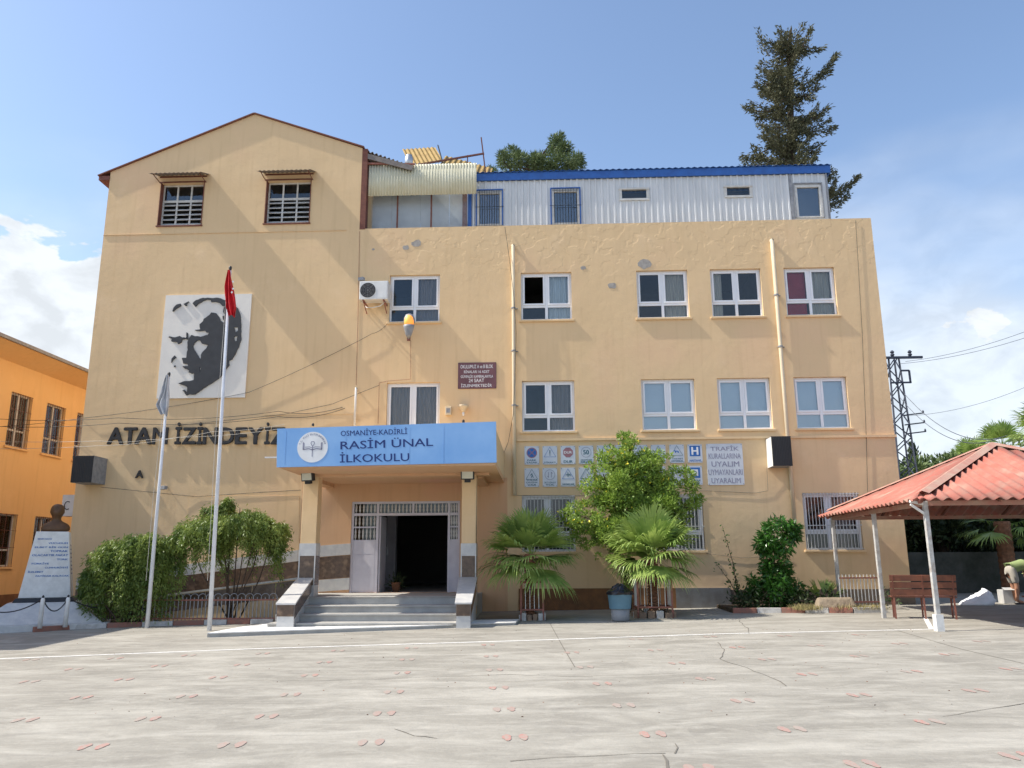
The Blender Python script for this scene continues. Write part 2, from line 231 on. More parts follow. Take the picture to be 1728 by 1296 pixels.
M = dict(
 wall=stucco('tan_stucco', (.74, .537, .315), (.685, .495, .285), (.74, .51, .31)),
 salmon=stucco('salmon_stucco', (.66, .39, .22), (.62, .40, .235), (.68, .37, .26), .8),
 orange=stucco('orange_stucco', (.84, .53, .24), (.80, .50, .225), (.82, .54, .26), .5),
 plinth=mat('grey_plinth', (.20, .20, .20), .9, (.15, .14, .13), 4, .003, 30),
 plinth_d=mat('brown_grey_plinth', (.19, .145, .11), .9, (.12, .1, .08), 4, .003, 30), plinth_o=mat('stained_plinth', (.25, .12, .05), .9, (.16, .08, .04), 3, .003, 30),
 marble=mat('white_marble', (.58, .57, .54), .35, (.46, .46, .46), 5, 0, spec=.5),
 brown=mat('brown_marble', (.13, .085, .06), .25, (.075, .05, .038), 9, 0, spec=.5, col3=(.22, .15, .10), s3=5),
 conc=mat('step_concrete', (.42, .41, .38), .85, (.33, .32, .30), 3, .002, 40),
 wpaint=mat('white_paint', (.78, .77, .74), .7, (.66, .65, .62), 6, .001, 50),
 line=mat('line_paint', (.80, .79, .76), .8, (.62, .61, .58), 9),
 upvc=mat('white_window_plastic', (.80, .81, .83), .35, (.76, .77, .79), 3),
 postp=mat('chipped_post_paint', (.50, .50, .49), .6, (.36, .34, .31), 9, col3=(.26, .20, .16), s3=5), oldwhite=mat('aged_white_metal', (.62, .62, .60), .55, (.5, .49, .46), 6),
 door=mat('white_door_sheet', (.62, .60, .66), .5, (.55, .53, .59), 3),
 glass=glass_mat('window_glass', (.88, .91, .92), .0), glassb=glass_mat('pale_reflecting_glass', (.86, .9, .92), .08),
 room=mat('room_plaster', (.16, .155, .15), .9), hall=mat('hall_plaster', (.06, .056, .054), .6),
 beige=mat('beige_curtain', (.68, .61, .52), .9, (.46, .40, .35), 4, stretch=(9, 9, .4)), brownc=mat('brown_net_curtain', (.40, .34, .32), .9, (.26, .22, .21), 4, stretch=(9, 9, .4)),
 whitec=mat('white_curtain', (.85, .88, .9), .9, (.62, .66, .70), 4, stretch=(9, 9, .4)), redc=mat('red_cloth', (.50, .045, .06), .9, (.4, .03, .045), 4), blind=mat('pale_blind', (.80, .81, .82), .8, (.74, .76, .78), 3),
 rbrown=mat('red_brown_paint', (.20, .075, .05), .7, (.14, .05, .035), 8), rustred=mat('faded_red_paint', (.34, .13, .10), .75, (.22, .10, .07), 12),
 darkmetal=mat('dark_metal', (.03, .03, .032), .5), blackp=mat('black_letter_paint', (.035, .035, .037), .6, (.02, .02, .022), 5),
 blue=mat('blue_fascia_paint', (.035, .13, .42), .5, (.03, .10, .33), 5), sheetw=mat('white_profiled_sheet', (.66, .68, .69), .5, (.56, .58, .59), 2, stretch=(1, 1, .3)),
 cream=mat('cream_fibre_sheet', (.62, .60, .46), .6, (.56, .53, .38), 3), yell=mat('yellowed_fibre_sheet', (.40, .27, .085), .75, (.30, .19, .055), 4, trans=.12),
 gsheet=mat('grey_roof_sheet', (.24, .21, .19), .7, (.16, .14, .13), 4), bwhite=mat('bluish_panel', (.60, .66, .68), .6), steel=mat('galvanised_steel', (.55, .56, .57), .35, metal=.7), greym=mat('grey_metal', (.30, .31, .33), .5, (.2, .21, .23), 8),
 signb=mat('sign_blue', (.17, .36, .68), .45, (.25, .45, .75), 1.1, lo=.3, hi=.7), navy=mat('navy_print', (.012, .035, .17), .5), white=mat('white_print', (.8, .8, .8), .5), pgrey=mat('grey_print', (.28, .28, .36), .6), pblue=mat('blue_print', (.03, .15, .45), .5), pred=mat('maroon_print', (.35, .16, .18), .5),
 maroon=mat('maroon_plaque', (.17, .075, .085), .5, (.13, .06, .07), 4), plate=mat('sign_plate', (.60, .63, .67), .45, (.54, .57, .61), 4), tealp=mat('teal_print', (.04, .13, .17), .6),
 relief=mat('relief_board', (.78, .74, .67), .7, (.72, .68, .62), 2), reliefd=mat('relief_black', (.042, .044, .048), .55, (.03, .031, .034), 4),
 redroof=mat('red_corrugated', (.42, .125, .09), .8, (.34, .165, .125), 4, col3=(.38, .25, .19), s3=1.6, bump=.003, bscale=25), ridge=mat('weathered_ridge', (.42, .29, .22), .75, (.40, .17, .13), 3),
 wood=mat('brown_bench_wood', (.19, .07, .04), .6, (.12, .045, .03), 6), earth=mat('dry_earth', (.11, .075, .045), .95, (.05, .035, .025), 5, .02, 8), straw=mat('dry_grass', (.34, .27, .12), .9, (.22, .2, .08), 7),
 bark=mat('bark', (.09, .06, .04), .9, (.05, .035, .025), 12, .006, 20), palmbark=mat('palm_fibre', (.26, .12, .065), .95, (.14, .07, .04), 10, .01, 25),
 weep=mat('weeping_leaf', (.27, .34, .08), .45, (.085, .15, .03), 2.2, trans=.35), shrub=mat('bright_shrub_leaf', (.34, .46, .085), .5, (.16, .27, .045), 2.5, trans=.35), glossy=mat('glossy_leaf', (.06, .17, .025), .3, (.03, .09, .014), 3, trans=.2),
 palm=mat('palm_leaf', (.38, .48, .13), .42, (.18, .29, .06), 2.5, trans=.3), palmdry=mat('dry_palm_leaf', (.42, .38, .2), .7, (.3, .24, .12), 3, trans=.2), conif=mat('conifer_needles', (.15, .145, .075), .8, (.055, .065, .038), 2, trans=.15),
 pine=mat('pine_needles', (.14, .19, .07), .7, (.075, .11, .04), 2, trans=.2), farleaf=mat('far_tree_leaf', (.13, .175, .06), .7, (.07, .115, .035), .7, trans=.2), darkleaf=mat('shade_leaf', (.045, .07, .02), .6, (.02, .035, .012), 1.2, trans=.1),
 petal=mat('yellow_petal', (.85, .72, .06), .5), bronze=mat('bronze_bust', (.14, .07, .03), .5, (.09, .045, .02), 7), pole=mat('white_pole', (.74, .76, .80), .4), flagr=mat('red_flag', (.62, .012, .02), .7, (.5, .008, .014), 5), flagw=mat('pale_flag', (.52, .53, .55), .8, (.42, .43, .46), 6),
 can=mat('blue_grey_plastic', (.13, .26, .36), .45), cang=mat('grey_plastic', (.26, .27, .28), .5), bag=mat('black_bin_bag', (.012, .012, .016), .25), wbag=mat('white_sack', (.8, .82, .86), .6), skin=mat('skin', (.42, .21, .13), .6), shirt=mat('green_shirt', (.30, .38, .16), .85), shorts=mat('khaki_cloth', (.44, .41, .36), .9), hair=mat('dark_hair', (.03, .02, .015), .7),
 pipe=mat('cream_pipe', (.66, .56, .40), .55, (.6, .5, .35), 2), pipew=mat('white_pipe', (.75, .75, .73), .5), cable=mat('black_cable', (.02, .02, .02), .6), cablew=mat('pale_cable', (.5, .48, .44), .6), acw=mat('ac_casing', (.74, .74, .72), .45, (.66, .66, .64), 3),
 shaded_stone=mat('shade_darkened_wall', (.085, .085, .075), .95, (.04, .045, .035), 2.5, .01, 12), stone=mat('tan_stone', (.34, .27, .19), .95, (.22, .17, .12), 7, .02, 12), brick=mat('block_stone', (.30, .20, .13), .9, (.2, .14, .1), 6, .01, 15), kerbw=mat('kerb_white', (.55, .53, .50), .85, (.38, .36, .33), 8), kerbr=mat('kerb_red', (.32, .13, .09), .85, (.22, .13, .1), 8), footb=mat('worn_red_paint', (.37, .225, .19), .9, (.33, .285, .245), 45, lo=.40, hi=.62), footc=mat('faded_red_paint_print', (.36, .25, .21), .9, (.33, .30, .26), 34, lo=.38, hi=.66), foot=mat('red_footprint_paint', (.42, .20, .17), .9, (.34, .285, .24), 30, lo=.42, hi=.60, col3=(.30, .25, .225), s3=1.3), pylon=mat('pylon_steel', (.05, .06, .09), .6),  # garden wall stone: base colour lowered to carry the shade behind the pavilion
 lens=mat('lamp_lens', (.62, .64, .54), .3), patch=mat('bare_plaster', (.42, .39, .35), .9, (.28, .26, .24), 9), crackm=mat('crack_dark', (.17, .155, .13), .95), sea=mat('distant_ground', (.30, .27, .20), .95, (.2, .2, .12), .05),
)
def lamp_mat():
    m = bpy.data.materials.new('lit_lamp'); m.use_nodes = True; b = m.node_tree.nodes['Principled BSDF']; b.inputs['Base Color'].default_value = (.8, .4, .1, 1)
    b.inputs['Emission Color'].default_value = (1, .26, .02, 1); b.inputs['Emission Strength'].default_value = .6; return m
M['lit'] = lamp_mat()
def ground_mat():
    m = bpy.data.materials.new('yard_concrete'); m.use_nodes = True; nt = m.node_tree; N = nt.nodes.new; L = nt.links.new; b = nt.nodes['Principled BSDF']; geo = N('ShaderNodeNewGeometry')
    def noise(sc_, st, det=6, rot=0., dist=0., ro=.6):
        mp = N('ShaderNodeMapping'); mp.inputs['Scale'].default_value = st; mp.inputs['Rotation'].default_value = (0, 0, rot); L(geo.outputs['Position'], mp.inputs[0])
        n = N('ShaderNodeTexNoise'); n.inputs['Scale'].default_value = sc_; n.inputs['Detail'].default_value = det; n.inputs['Roughness'].default_value = ro; n.inputs['Distortion'].default_value = dist; L(mp.outputs[0], n.inputs['Vector']); return n.outputs[0]
    def rng_(s, a, b_, c=0., d=1.):
        r = N('ShaderNodeMapRange'); r.inputs[1].default_value = a; r.inputs[2].default_value = b_; r.inputs[3].default_value = c; r.inputs[4].default_value = d; L(s, r.inputs[0]); return r.outputs[0]
    def mix(f, a, c):
        x = N('ShaderNodeMix'); x.data_type = 'RGBA'; L(f, x.inputs[0])
        for i, q in ((6, a), (7, c)):
            if isinstance(q, tuple): x.inputs[i].default_value = (*q, 1)
            else: L(q, x.inputs[i])
        return x.outputs[2]
    base = mix(rng_(noise(.45, (1, 1, 1), 5), .35, .65), (.235, .218, .183), (.30, .28, .237))
    base = mix(rng_(noise(1.5, (.42, 1.25, 1), 8, -.12, .7, .66), .44, .70, 0, .8), base, (.47, .445, .385))
    base = mix(rng_(noise(3.2, (.45, 1.1, 1), 8, .2, .9, .7), .48, .70, 0, .5), base, (.185, .172, .15))
    base = mix(rng_(noise(5.5, (.5, 1.15, 1), 9, -.25, .6, .75), .50, .66, 0, .45), base, (.43, .405, .35))
    base = mix(rng_(noise(.9, (1, .8, 1), 9, .5, 1.5, .7), .55, .72, 0, .5), base, (.42, .395, .34))
    base = mix(rng_(noise(60, (1, 1, 1), 4), .3, .75, 0, .28), base, (.28, .27, .25))
    base = mix(rng_(noise(7, (1, 1, 1), 10, 0, 0, .8), .66, .70, 0, .7), base, (.23, .19, .14))
    L(base, b.inputs['Base Color']); b.inputs['Roughness'].default_value = .88; b.inputs['Specular IOR Level'].default_value = .25
    h = N('ShaderNodeBump'); h.inputs['Distance'].default_value = .004; L(noise(22, (1, 1, 1), 8), h.inputs['Height'])
    h2 = N('ShaderNodeBump'); h2.inputs['Distance'].default_value = .02; L(noise(2.2, (1, 1, 1), 4), h2.inputs['Height']); L(h2.outputs[0], h.inputs['Normal']); L(h.outputs[0], b.inputs['Normal'])
    return m
M['ground'] = ground_mat()
def text_on(name, s, O, U, V, mt, parent, th=.004, bold=.015):     # lettering filling the parallelogram O,U,V
    me, k = text_mesh(s, 0, 1, 0, 1, 0, 1, bold); O, U, V = map(np.array, (O, U, V)); N = nrm(np.cross(U, V))
    w = O+k[:, :1]*U+k[:, 2:3]*V+(-k[:, 1:2])*N*th; c = (w.min(0)+w.max(0))/2; me.vertices.foreach_set('co', (w-c).ravel()); me.update()
    return link(name, me, mt, parent, c)
# ================================================================ SETTING: ground
def ground():
    g = lambda a, b, st: list(np.arange(a, b+.01, st)); xs = [-900, -250, -80, -40]+g(-24, 24, 1.)+[40, 80, 250, 900]; ys = [-900, -200, -60]+g(-28, 14, 1.)+[30, 80, 250, 900]
    v = [(x, y, gz(x, y)) for y in ys for x in xs]; n = len(xs); f = [(j*n+i, j*n+i+1, (j+1)*n+i+1, (j+1)*n+i) for j in range(len(ys)-1) for i in range(n-1)]
    m = MB(); m.add(v, f); o = m.build('ground', M['ground']); tag(o, kind='structure'); return o
GR = ground()
def strip(pts, w, dz, name, mt, parent=GR, jit=0.):     # a thin painted strip or crack lying on the ground, draped over its slope
    pts = [Gp(*p)[:2] if jit is not None else p for p in pts]; q = []
    for a, b in zip(pts[:-1], pts[1:]):
        n = max(2, int(np.linalg.norm(b-a)/.25)) if jit else max(2, int(np.linalg.norm(b-a)/1.))
        q += [a+(b-a)*i/n for i in range(n)]
    q.append(pts[-1]); q = [p+rng.normal(size=2)*jit for p in q]; m = MB(); L_ = []; R_ = []
    for i, p in enumerate(q):
        d = q[min(i+1, len(q)-1)]-q[max(i-1, 0)]; d = d/np.linalg.norm(d); s = np.array([-d[1], d[0]])*w/2*(1 if not jit else (.4+1.1*rng.random())); a, b = p+s, p-s
        L_.append((a[0], a[1], gz(*a)+dz)); R_.append((b[0], b[1], gz(*b)+dz))
    n = len(q); m.add(L_+R_, [(i, n+i, n+i+1, i+1) for i in range(n-1)]); return m.build(name, mt, parent)
strip([(-400, 1140), (0, 1112), (430, 1095), (860, 1082), (1210, 1070), (1572, 1062)], .09, .004, 'painted_line', M['line'])
strip([(1572, 1062), (1560, 1040)], .09, .004, 'painted_line', M['line'])
for pts, w in (([(1245, 1046), (1262, 1062), (1264, 1070)], .012), ([(1212, 1084), (1222, 1100), (1218, 1112), (1262, 1128), (1300, 1143), (1330, 1158)], .013),
               ([(470, 1150), (640, 1146), (860, 1138), (1000, 1143)], .010), ([(666, 1230), (700, 1242), (735, 1247)], .014), ([(1590, 1210), (1640, 1203), (1728, 1188)], .012),
               ([(1145, 1253), (1140, 1272)], .012), ([(1122, 1272), (1124, 1296)], .018), ([(860, 1284), (1010, 1274), (1122, 1270)], .012)):
    strip(pts, w, .004, 'crack', M['crackm'], jit=.022)
for pts in ([(928, 1052), (950, 1092), (970, 1126)], [(1500, 1060), (1620, 1095), (1728, 1120)]): strip(pts, .014, .003, 'slab_joint', M['crackm'])
# dirt gathered in patches (low irregular mounds of dry leaves and dust)
FPX = [(x/2.009, 1040+y/2.009) for x, y in ((105,148),(390,143),(640,133),(890,127),(1145,117),(1395,108),(1655,97),(250,180),(540,169),(820,165),(1100,156),(1380,147),(1665,136),(100,222),(420,215),(738,208),(1050,201),(1363,192),(1677,182),(275,276),(633,272),(985,266),(1335,257),(1692,243),(85,352),(500,348),(903,340),(1303,330),(1710,316),(315,443),(785,436),(1258,428))]
FPX += [(860+x/1.991, 1040+y/1.991) for x, y in ((425,77),(675,69),(925,66),(1175,62),(210,122),(490,114),(765,105),(1030,99),(1310,92),(1585,84),(255,171),(563,158),(865,145),(1175,134),(1475,128),(312,227),(658,210),(1000,195),(1350,186),(1685,177),(385,300),(783,284),(1175,265),(1565,250),(482,397),(950,380),(1410,355),(1183,497),(1710,470),(20,408),(640,512))]
def footprint():
    for k, (px, py) in enumerate(FPX):
        c = Gp(px, py); u = Gp(px+10, py-.35)-c; u = u[:2]/np.linalg.norm(u[:2]); u = np.array(nrm((u[0], u[1]))); v = np.array([-u[1], u[0]])
        for s in (-1, 1):
            m = MB(); pts = []
            for j in range(14):
                a = 2*math.pi*j/14; lo = math.sin(a); wd = (.046 if lo > 0 else .034)*(.9+.25*rng.random()); q = c[:2]+u*(s*.075+wd*math.cos(a))+v*(lo*.125+s*0)+v*0; pts.append((q[0], q[1], gz(*q)+.0045))
            m.quad(*pts); m.build('footprint_marking', M[('foot', 'footb', 'footc')[int(rng.integers(0, 3))]], GR)
footprint()
# ================================================================ SCHOOL BUILDING
WX0, WX1, GX = -13.37, 9.83, -5.45; PZ = 11.4
B = thing('school_building', 'three storey tan school building with gabled left wing and white metal rooftop annex', 'building', (-2, 0, .15))
def wall_sheet(name, x0, x1, z0, z1, holes, mt, Y=0., dep=.26, par=None, rmt=None):
    m = MB(); r = MB(); xs = sorted({x0, x1}|{c for h in holes for c in h[:2]}); zs = sorted({z0, z1}|{c for h in holes for c in h[2:]})
    xs = [x for x in xs if x0 <= x <= x1]; zs = [z for z in zs if z0 <= z <= z1]
    for a, b in zip(xs[:-1], xs[1:]):
        for c, d in zip(zs[:-1], zs[1:]):
            if any(h[0] <= (a+b)/2 <= h[1] and h[2] <= (c+d)/2 <= h[3] for h in holes): continue
            m.quad((a, Y, c), (b, Y, c), (b, Y, d), (a, Y, d))
    for h in holes:
        a, b, c, d = h; m.quad((a, Y, c), (a, Y, d), (a, Y+dep, d), (a, Y+dep, c)); m.quad((b, Y, c), (b, Y+dep, c), (b, Y+dep, d), (b, Y, d))
        m.quad((a, Y, d), (b, Y, d), (b, Y+dep, d), (a, Y+dep, d)); m.quad((a, Y, c), (a, Y+dep, c), (b, Y+dep, c), (b, Y, c))
    return m.build(name, mt, par or B)
def avg(*rs): return tuple(sum(r[i] for r in rs)/len(rs) for i in range(4))
W2 = [RC(657, 464, 742, 542), RC(879, 459, 965, 541), RC(1075, 457, 1162, 539), RC(1200, 454, 1286, 533), RC(1325, 450, 1411, 530)]
W1 = [RC(652, 645, 742, 728), RC(881, 643, 970, 730), RC(1083, 639, 1174, 727), RC(1212, 638, 1302, 724), RC(1342, 636, 1432, 722)]
W0 = [RC(881, 838, 971, 932), RC(1097, 834, 1188, 930), RC(1357, 829, 1453, 926)]
z2 = (sum(w[2] for w in W2)/5, sum(w[3] for w in W2)/5); z1 = (sum(w[2] for w in W1)/5, sum(w[3] for w in W1)/5); z0 = (sum(w[2] for w in W0)/3, sum(w[3] for w in W0)/3)
W2 = [(w[0], w[1], *z2) for w in W2]; W1 = [(w[0], w[1], *z1) for w in W1]; W0 = [(w[0], w[1], *z0) for w in W0]
WG = [RC(269, 308, 343, 380), RC(448, 305, 524, 377)]; zg = (sum(w[2] for w in WG)/2, sum(w[3] for w in WG)/2); WG = [(w[0], w[1], *zg) for w in WG]
DR = (P(592, 900)[0], P(776, 900)[0], .72, P(680, 846)[2])
PWX = (P(543, 880)[0]-.6, P(856, 800)[0]); PWZ = P(856, 806)[2]
wall_sheet('wall', WX0, GX, 4.2, 13.4, WG, M['wall'])
wall_sheet('wall', GX, WX1, 4.2, PZ, W2+W1, M['wall'])
m = MB(); m.quad((WX0, 0, -.6), (PWX[0], 0, -.6), (PWX[0], 0, 4.2), (WX0, 0, 4.2)); m.build('wall', M['wall'], B)
m = MB(); m.quad((PWX[0], 0, PWZ), (PWX[1], 0, PWZ), (PWX[1], 0, 4.2), (PWX[0], 0, 4.2)); m.build('wall', M['wall'], B)
wall_sheet('wall', PWX[1], WX1, -.6, 4.2, W0, M['wall'])
wall_sheet('porch_wall', PWX[0], PWX[1], -.3, PWZ, [DR], M['salmon'])
pk = P(430, 193)[:1].tolist()+[P(430, 193)[2]]; gl_ = (WX0, 13.5); gr_ = (GX, P(612, 250)[2])
m = MB(); m.quad((WX0, 0, 13.4), (GX, 0, 13.4), (GX, 0, gr_[1]), (pk[0], 0, pk[1]), (WX0, 0, gl_[1])); m.build('gable_wall', M['wall'], B)
m = MB(); m.quad((WX0, 0, -.6), (WX0, 0, 13.5), (WX0, 13, 13.5), (WX0, 13, -.6)); m.build('side_wall', M['wall'], B)
m = MB(); m.quad((WX1, 0, -.6), (WX1, 12, -.6), (WX1, 12, PZ), (WX1, 0, PZ)); m.build('side_wall', M['wall'], B)
m = MB(); m.quad((GX, 0, PZ-.5), (GX, 12, PZ-.5), (GX, 12, 13.9), (GX, 0, 13.9)); m.build('side_wall', M['wall'], B)
m = MB(); m.quad((WX1, 12, -.6), (WX0, 12, -.6), (WX0, 12, 13.5), (WX1, 12, PZ)); m.build('rear_wall', M['wall'], B)
m = MB(); m.box(GX, WX1-.25, .26, 12, PZ-.5, PZ-.35); m.build('flat_roof', M['conc'], B)
m = MB(); m.box(GX, WX1, .003, .26, PZ-.02, PZ+.025); m.box(WX1-.26, WX1+.003, .26, 12, PZ-.02, PZ+.025); m.build('parapet_cap', M['wall'], B)
m = MB(); m.box(-.82, WX1+.03, -.05, .0, 4.86, 4.93); m.build('ledge', M['wall'], B)
zl = P(300, 394)[2]; m = MB(); m.box(WX0, GX-.4, -.022, 0, zl-.02, zl+.0); m.build('ledge', M['wall'], B)
m = MB(); m.box(P(445, 700)[0], P(598, 700)[0], -.012, -.001, P(500, 700)[2], P(500, 696)[2]); m.build('ledge', M['wall'], B)
# raised plaster panel low on the left wing
m = MB(); m.prism([(P(320, 838)[0], P(320, 838)[2]), (P(505, 836)[0], P(505, 836)[2]), (P(505, 930)[0], 1.6), (P(320, 838)[0], 1.0)], -.012, .0); m.build('plaster_panel', M['wall'], B)
# plinth
zp = P(1180, 992)[2]; m = MB(); m.box(P(1140, 1000)[0], P(1232, 1000)[0], -.07, 0, -.5, zp); m.build('plinth', M['plinth'], B)
m = MB(); m.box(PWX[1]+.3, P(1140, 1000)[0]-.002, -.06, 0, -.5, zp); m.build('plinth', M['plinth_o'], B)
m = MB(); m.box(P(1232, 1000)[0]+.002, WX1+.05, -.06, 0, -.5, zp-.05); m.build('plinth', M['plinth_d'], B)
# gable roof
def slope(name, a, b, t, y0, y1, mt):
    d = nrm((b[0]-a[0], b[1]-a[1])); n = (-d[1]*t, d[0]*t); n = n if n[1] > 0 else (-n[0], -n[1])
    m = MB(); m.prism([a, b, (b[0]+n[0], b[1]+n[1]), (a[0]+n[0], a[1]+n[1])], y0, y1); return m.build(name, mt, B)
sl_ = (gl_[1]-pk[1])/(WX0-pk[0]); e = (WX0-.36, pk[1]+sl_*(WX0-.36-pk[0]))
slope('roof', (pk[0], pk[1]), e, .035, -.07, 13.2, M['rbrown']); slope('roof', (pk[0], pk[1]), (GX+.05, gr_[1]), .035, -.07, 13.2, M['rbrown'])
m = MB(); m.box(WX0-.34, WX0-.003, -.03, 13, 13.22, 13.36); m.build('eave_board', M['rbrown'], B)
# windows of the upper storeys
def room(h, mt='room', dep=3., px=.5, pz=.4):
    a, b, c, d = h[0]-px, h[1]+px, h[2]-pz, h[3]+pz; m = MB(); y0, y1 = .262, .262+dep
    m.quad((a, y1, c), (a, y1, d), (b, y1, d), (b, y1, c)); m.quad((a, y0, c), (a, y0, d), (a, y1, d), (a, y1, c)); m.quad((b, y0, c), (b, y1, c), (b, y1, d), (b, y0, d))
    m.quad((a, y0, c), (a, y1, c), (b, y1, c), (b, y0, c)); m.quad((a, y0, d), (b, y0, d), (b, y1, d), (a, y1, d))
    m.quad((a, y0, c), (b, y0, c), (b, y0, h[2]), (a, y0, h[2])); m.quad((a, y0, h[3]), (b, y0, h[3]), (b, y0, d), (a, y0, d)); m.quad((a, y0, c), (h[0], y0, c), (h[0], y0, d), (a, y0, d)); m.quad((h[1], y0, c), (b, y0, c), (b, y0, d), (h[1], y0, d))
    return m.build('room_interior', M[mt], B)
def curtain(win, x0, x1, z0_, z1_, Y, mt, folds=None):
    m = MB(); n = max(6, int((x1-x0)/.02)); k = 2*math.pi/.11
    vs = []
    for i in range(n+1):
        x = x0+(x1-x0)*i/n; y = Y+(.025*math.sin(k*x+1.3*math.sin(5*x)) if folds else 0); vs += [(x, y, z0_), (x, y, z1_)]
    m.add(vs, [(2*i, 2*i+2, 2*i+3, 2*i+1) for i in range(n)]); return m.build('curtain' if folds else 'blind', M[mt], win, True)
def upvc(h, cur, lower=True, gl='glass', sill=True, bars=0, mx=.5, open_=None):
    a, b, c, d = h; y0, y1 = .10, .165; w = .055; m = MB(); zt = c+(d-c)*.30; xm = a+(b-a)*mx
    m.box(a, b, y0, y1, c, c+w); m.box(a, b, y0, y1, d-w, d); m.box(a, a+w, y0, y1, c+w, d-w); m.box(b-w, b, y0, y1, c+w, d-w)
    m.box(xm-.04, xm+.04, y0, y1, c+w, d-w)
    if lower: m.box(a+w, xm-.04, y0, y1, zt-.035, zt+.035); m.box(xm+.04, b-w, y0, y1, zt-.035, zt+.035)
    win = m.build('window', M['upvc'], B, bevel=.006)
    cells = [(a+w, xm-.04), (xm+.04, b-w)]
    for i, (p, q) in enumerate(cells):
        zb = zt+.035 if lower else c+w; s = MB(); t = .055
        s.box(p, q, y0-.02, y0+.03, zb, zb+t); s.box(p, q, y0-.02, y0+.03, d-w-t, d-w); s.box(p, p+t, y0-.02, y0+.03, zb+t, d-w-t); s.box(q-t, q, y0-.02, y0+.03, zb+t, d-w-t); s.build('sash', M['upvc'], win, bevel=.005)
        if open_ != i:
            g = MB(); g.box(p+t, q-t, y0+.004, y0+.010, zb+t, d-w-t); g.build('pane', M[gl], win)
        if lower: g = MB(); g.box(p, q, y0+.03, y0+.036, c+w, zt-.035); g.build('pane', M[gl], win)
    for (f0, f1, mt, fold) in cur: curtain(win, a+.02+(b-a-.04)*f0, a+.02+(b-a-.04)*f1, c+.03, d-.03, .215 if fold else .20, mt, fold)
    if sill: s = MB(); s.box(a-.06, b+.06, -.055, y0, c-.065, c-.001); s.build('sill', M['wall'], win, bevel=.01)
    if bars:
        g = MB(); x = a+.05; g.box(a+.05-.008, a+.05+.008, -.02, -.004, c, d); o = g.build('bar', M['oldwhite'], win)
        for i in range(1, bars): dup(o, ((b-a-.1)*i/(bars-1), 0, 0))
        for zz in (c+.02, c+(d-c)*.42, d-.04): g = MB(); g.box(a, b, -.03, -.021, zz, zz+.02); g.build('cross_bar', M['oldwhite'], win)
    return win
upvc(W2[0], [(.52, 1, 'brownc', 1)]); upvc(W2[1], [(.52, 1, 'whitec', 1)], open_=0); upvc(W2[2], [(.55, .98, 'beige', 1)]); upvc(W2[3], [(0, .24, 'beige', 1)]); upvc(W2[4], [(.02, .44, 'redc', 0), (.5, 1, 'beige', 1)])
upvc(W1[0], [(.03, 1, 'brownc', 1)], lower=False, mx=.49); upvc(W1[1], [(.55, 1, 'brownc', 1)])
for w in W1[2:]: upvc(w, [(0, 1, 'blind', 0)], gl='glassb')
upvc(W0[0], [], bars=15, mx=.48); upvc(W0[1], [], bars=15); upvc(W0[2], [(.5, .9, 'brownc', 1)], bars=17, mx=.45)
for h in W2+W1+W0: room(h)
# gable windows with louvres and corrugated hoods
for h in WG:
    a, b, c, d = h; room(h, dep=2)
    m = MB(); y0, y1 = .16, .20; w = .05; zt = c+(d-c)*.62
    xs = [a+.04, a+(b-a)*.345, a+(b-a)*.66, b-.03]
    for x in xs: m.box(x-w/2, x+w/2, y0, y1, c, d)
    m.box(a, b, y0+.003, y1-.003, d-w, d-.002); m.box(a, b, y0+.003, y1-.003, zt-.04, zt+.03); m.box(a, b, y0+.003, y1-.003, c+.001, c+w); win = m.build('window', M['oldwhite'], B)
    for i in range(3):
        g = MB(); g.box(xs[i]+w/2, xs[i+1]-w/2, .175, .181, zt+.03, d-w); g.build('pane', M['glass'], win)
        for k in range(5):
            zz = c+.12+(zt-c-.2)*k/4.3; s = MB(); s.obox(((xs[i]+xs[i+1])/2, .175, zz), ((xs[i+1]-xs[i]-w)/2, 0, 0), (0, .055, .045), (0, -.003, .006)); s.build('louvre', M['oldwhite'], win)
    j = MB(); j.box(a+.001, a+.02, -.03, .255, c+.0, d-.001); j.box(b-.02, b-.001, -.03, .255, c, d-.001); j.box(a-.03, b+.03, -.045, .10, c-.04, c-.003); j.box(a-.03, b+.03, -.03, -.002, d+.001, d+.04); j.build('jamb_lining', M['rbrown'], win)
    hd = MB(); hd.wave((a-.12, 0, d+.26), (b-a+.27, 0, 0), (0, -.60, -.23), 12, .010, th=.005); hd.build('hood', M['gsheet'], win)
    hb = MB(); hb.beam((a-.05, -.01, d+.2), (b+.05, -.01, d+.2), .03, .04); hb.beam((a-.03, 0, d+.0), (a-.03, -.5, d+.06), .02, .02); hb.beam((b+.03, 0, d+.0), (b+.03, -.5, d+.06), .02, .02); hb.build('hood_bracket', M['rbrown'], win)
# flaked spots on the parapet wall
for (px, py, r) in ((703, 411, 7), (685, 418, 5), (1088, 446, 9), (1033, 482, 6), (984, 452, 4), (630, 421, 2)):
    c = P(px, py); q = [(c[0]+r/60*(1+.5*rng.random())*math.cos(t), c[2]+r/60*(.7+.5*rng.random())*math.sin(t)) for t in np.linspace(0, 6.28, 12)[:-1]]
    m = MB(); m.prism(q, -.008, .0); m.build('bare_patch', M['patch'], B)
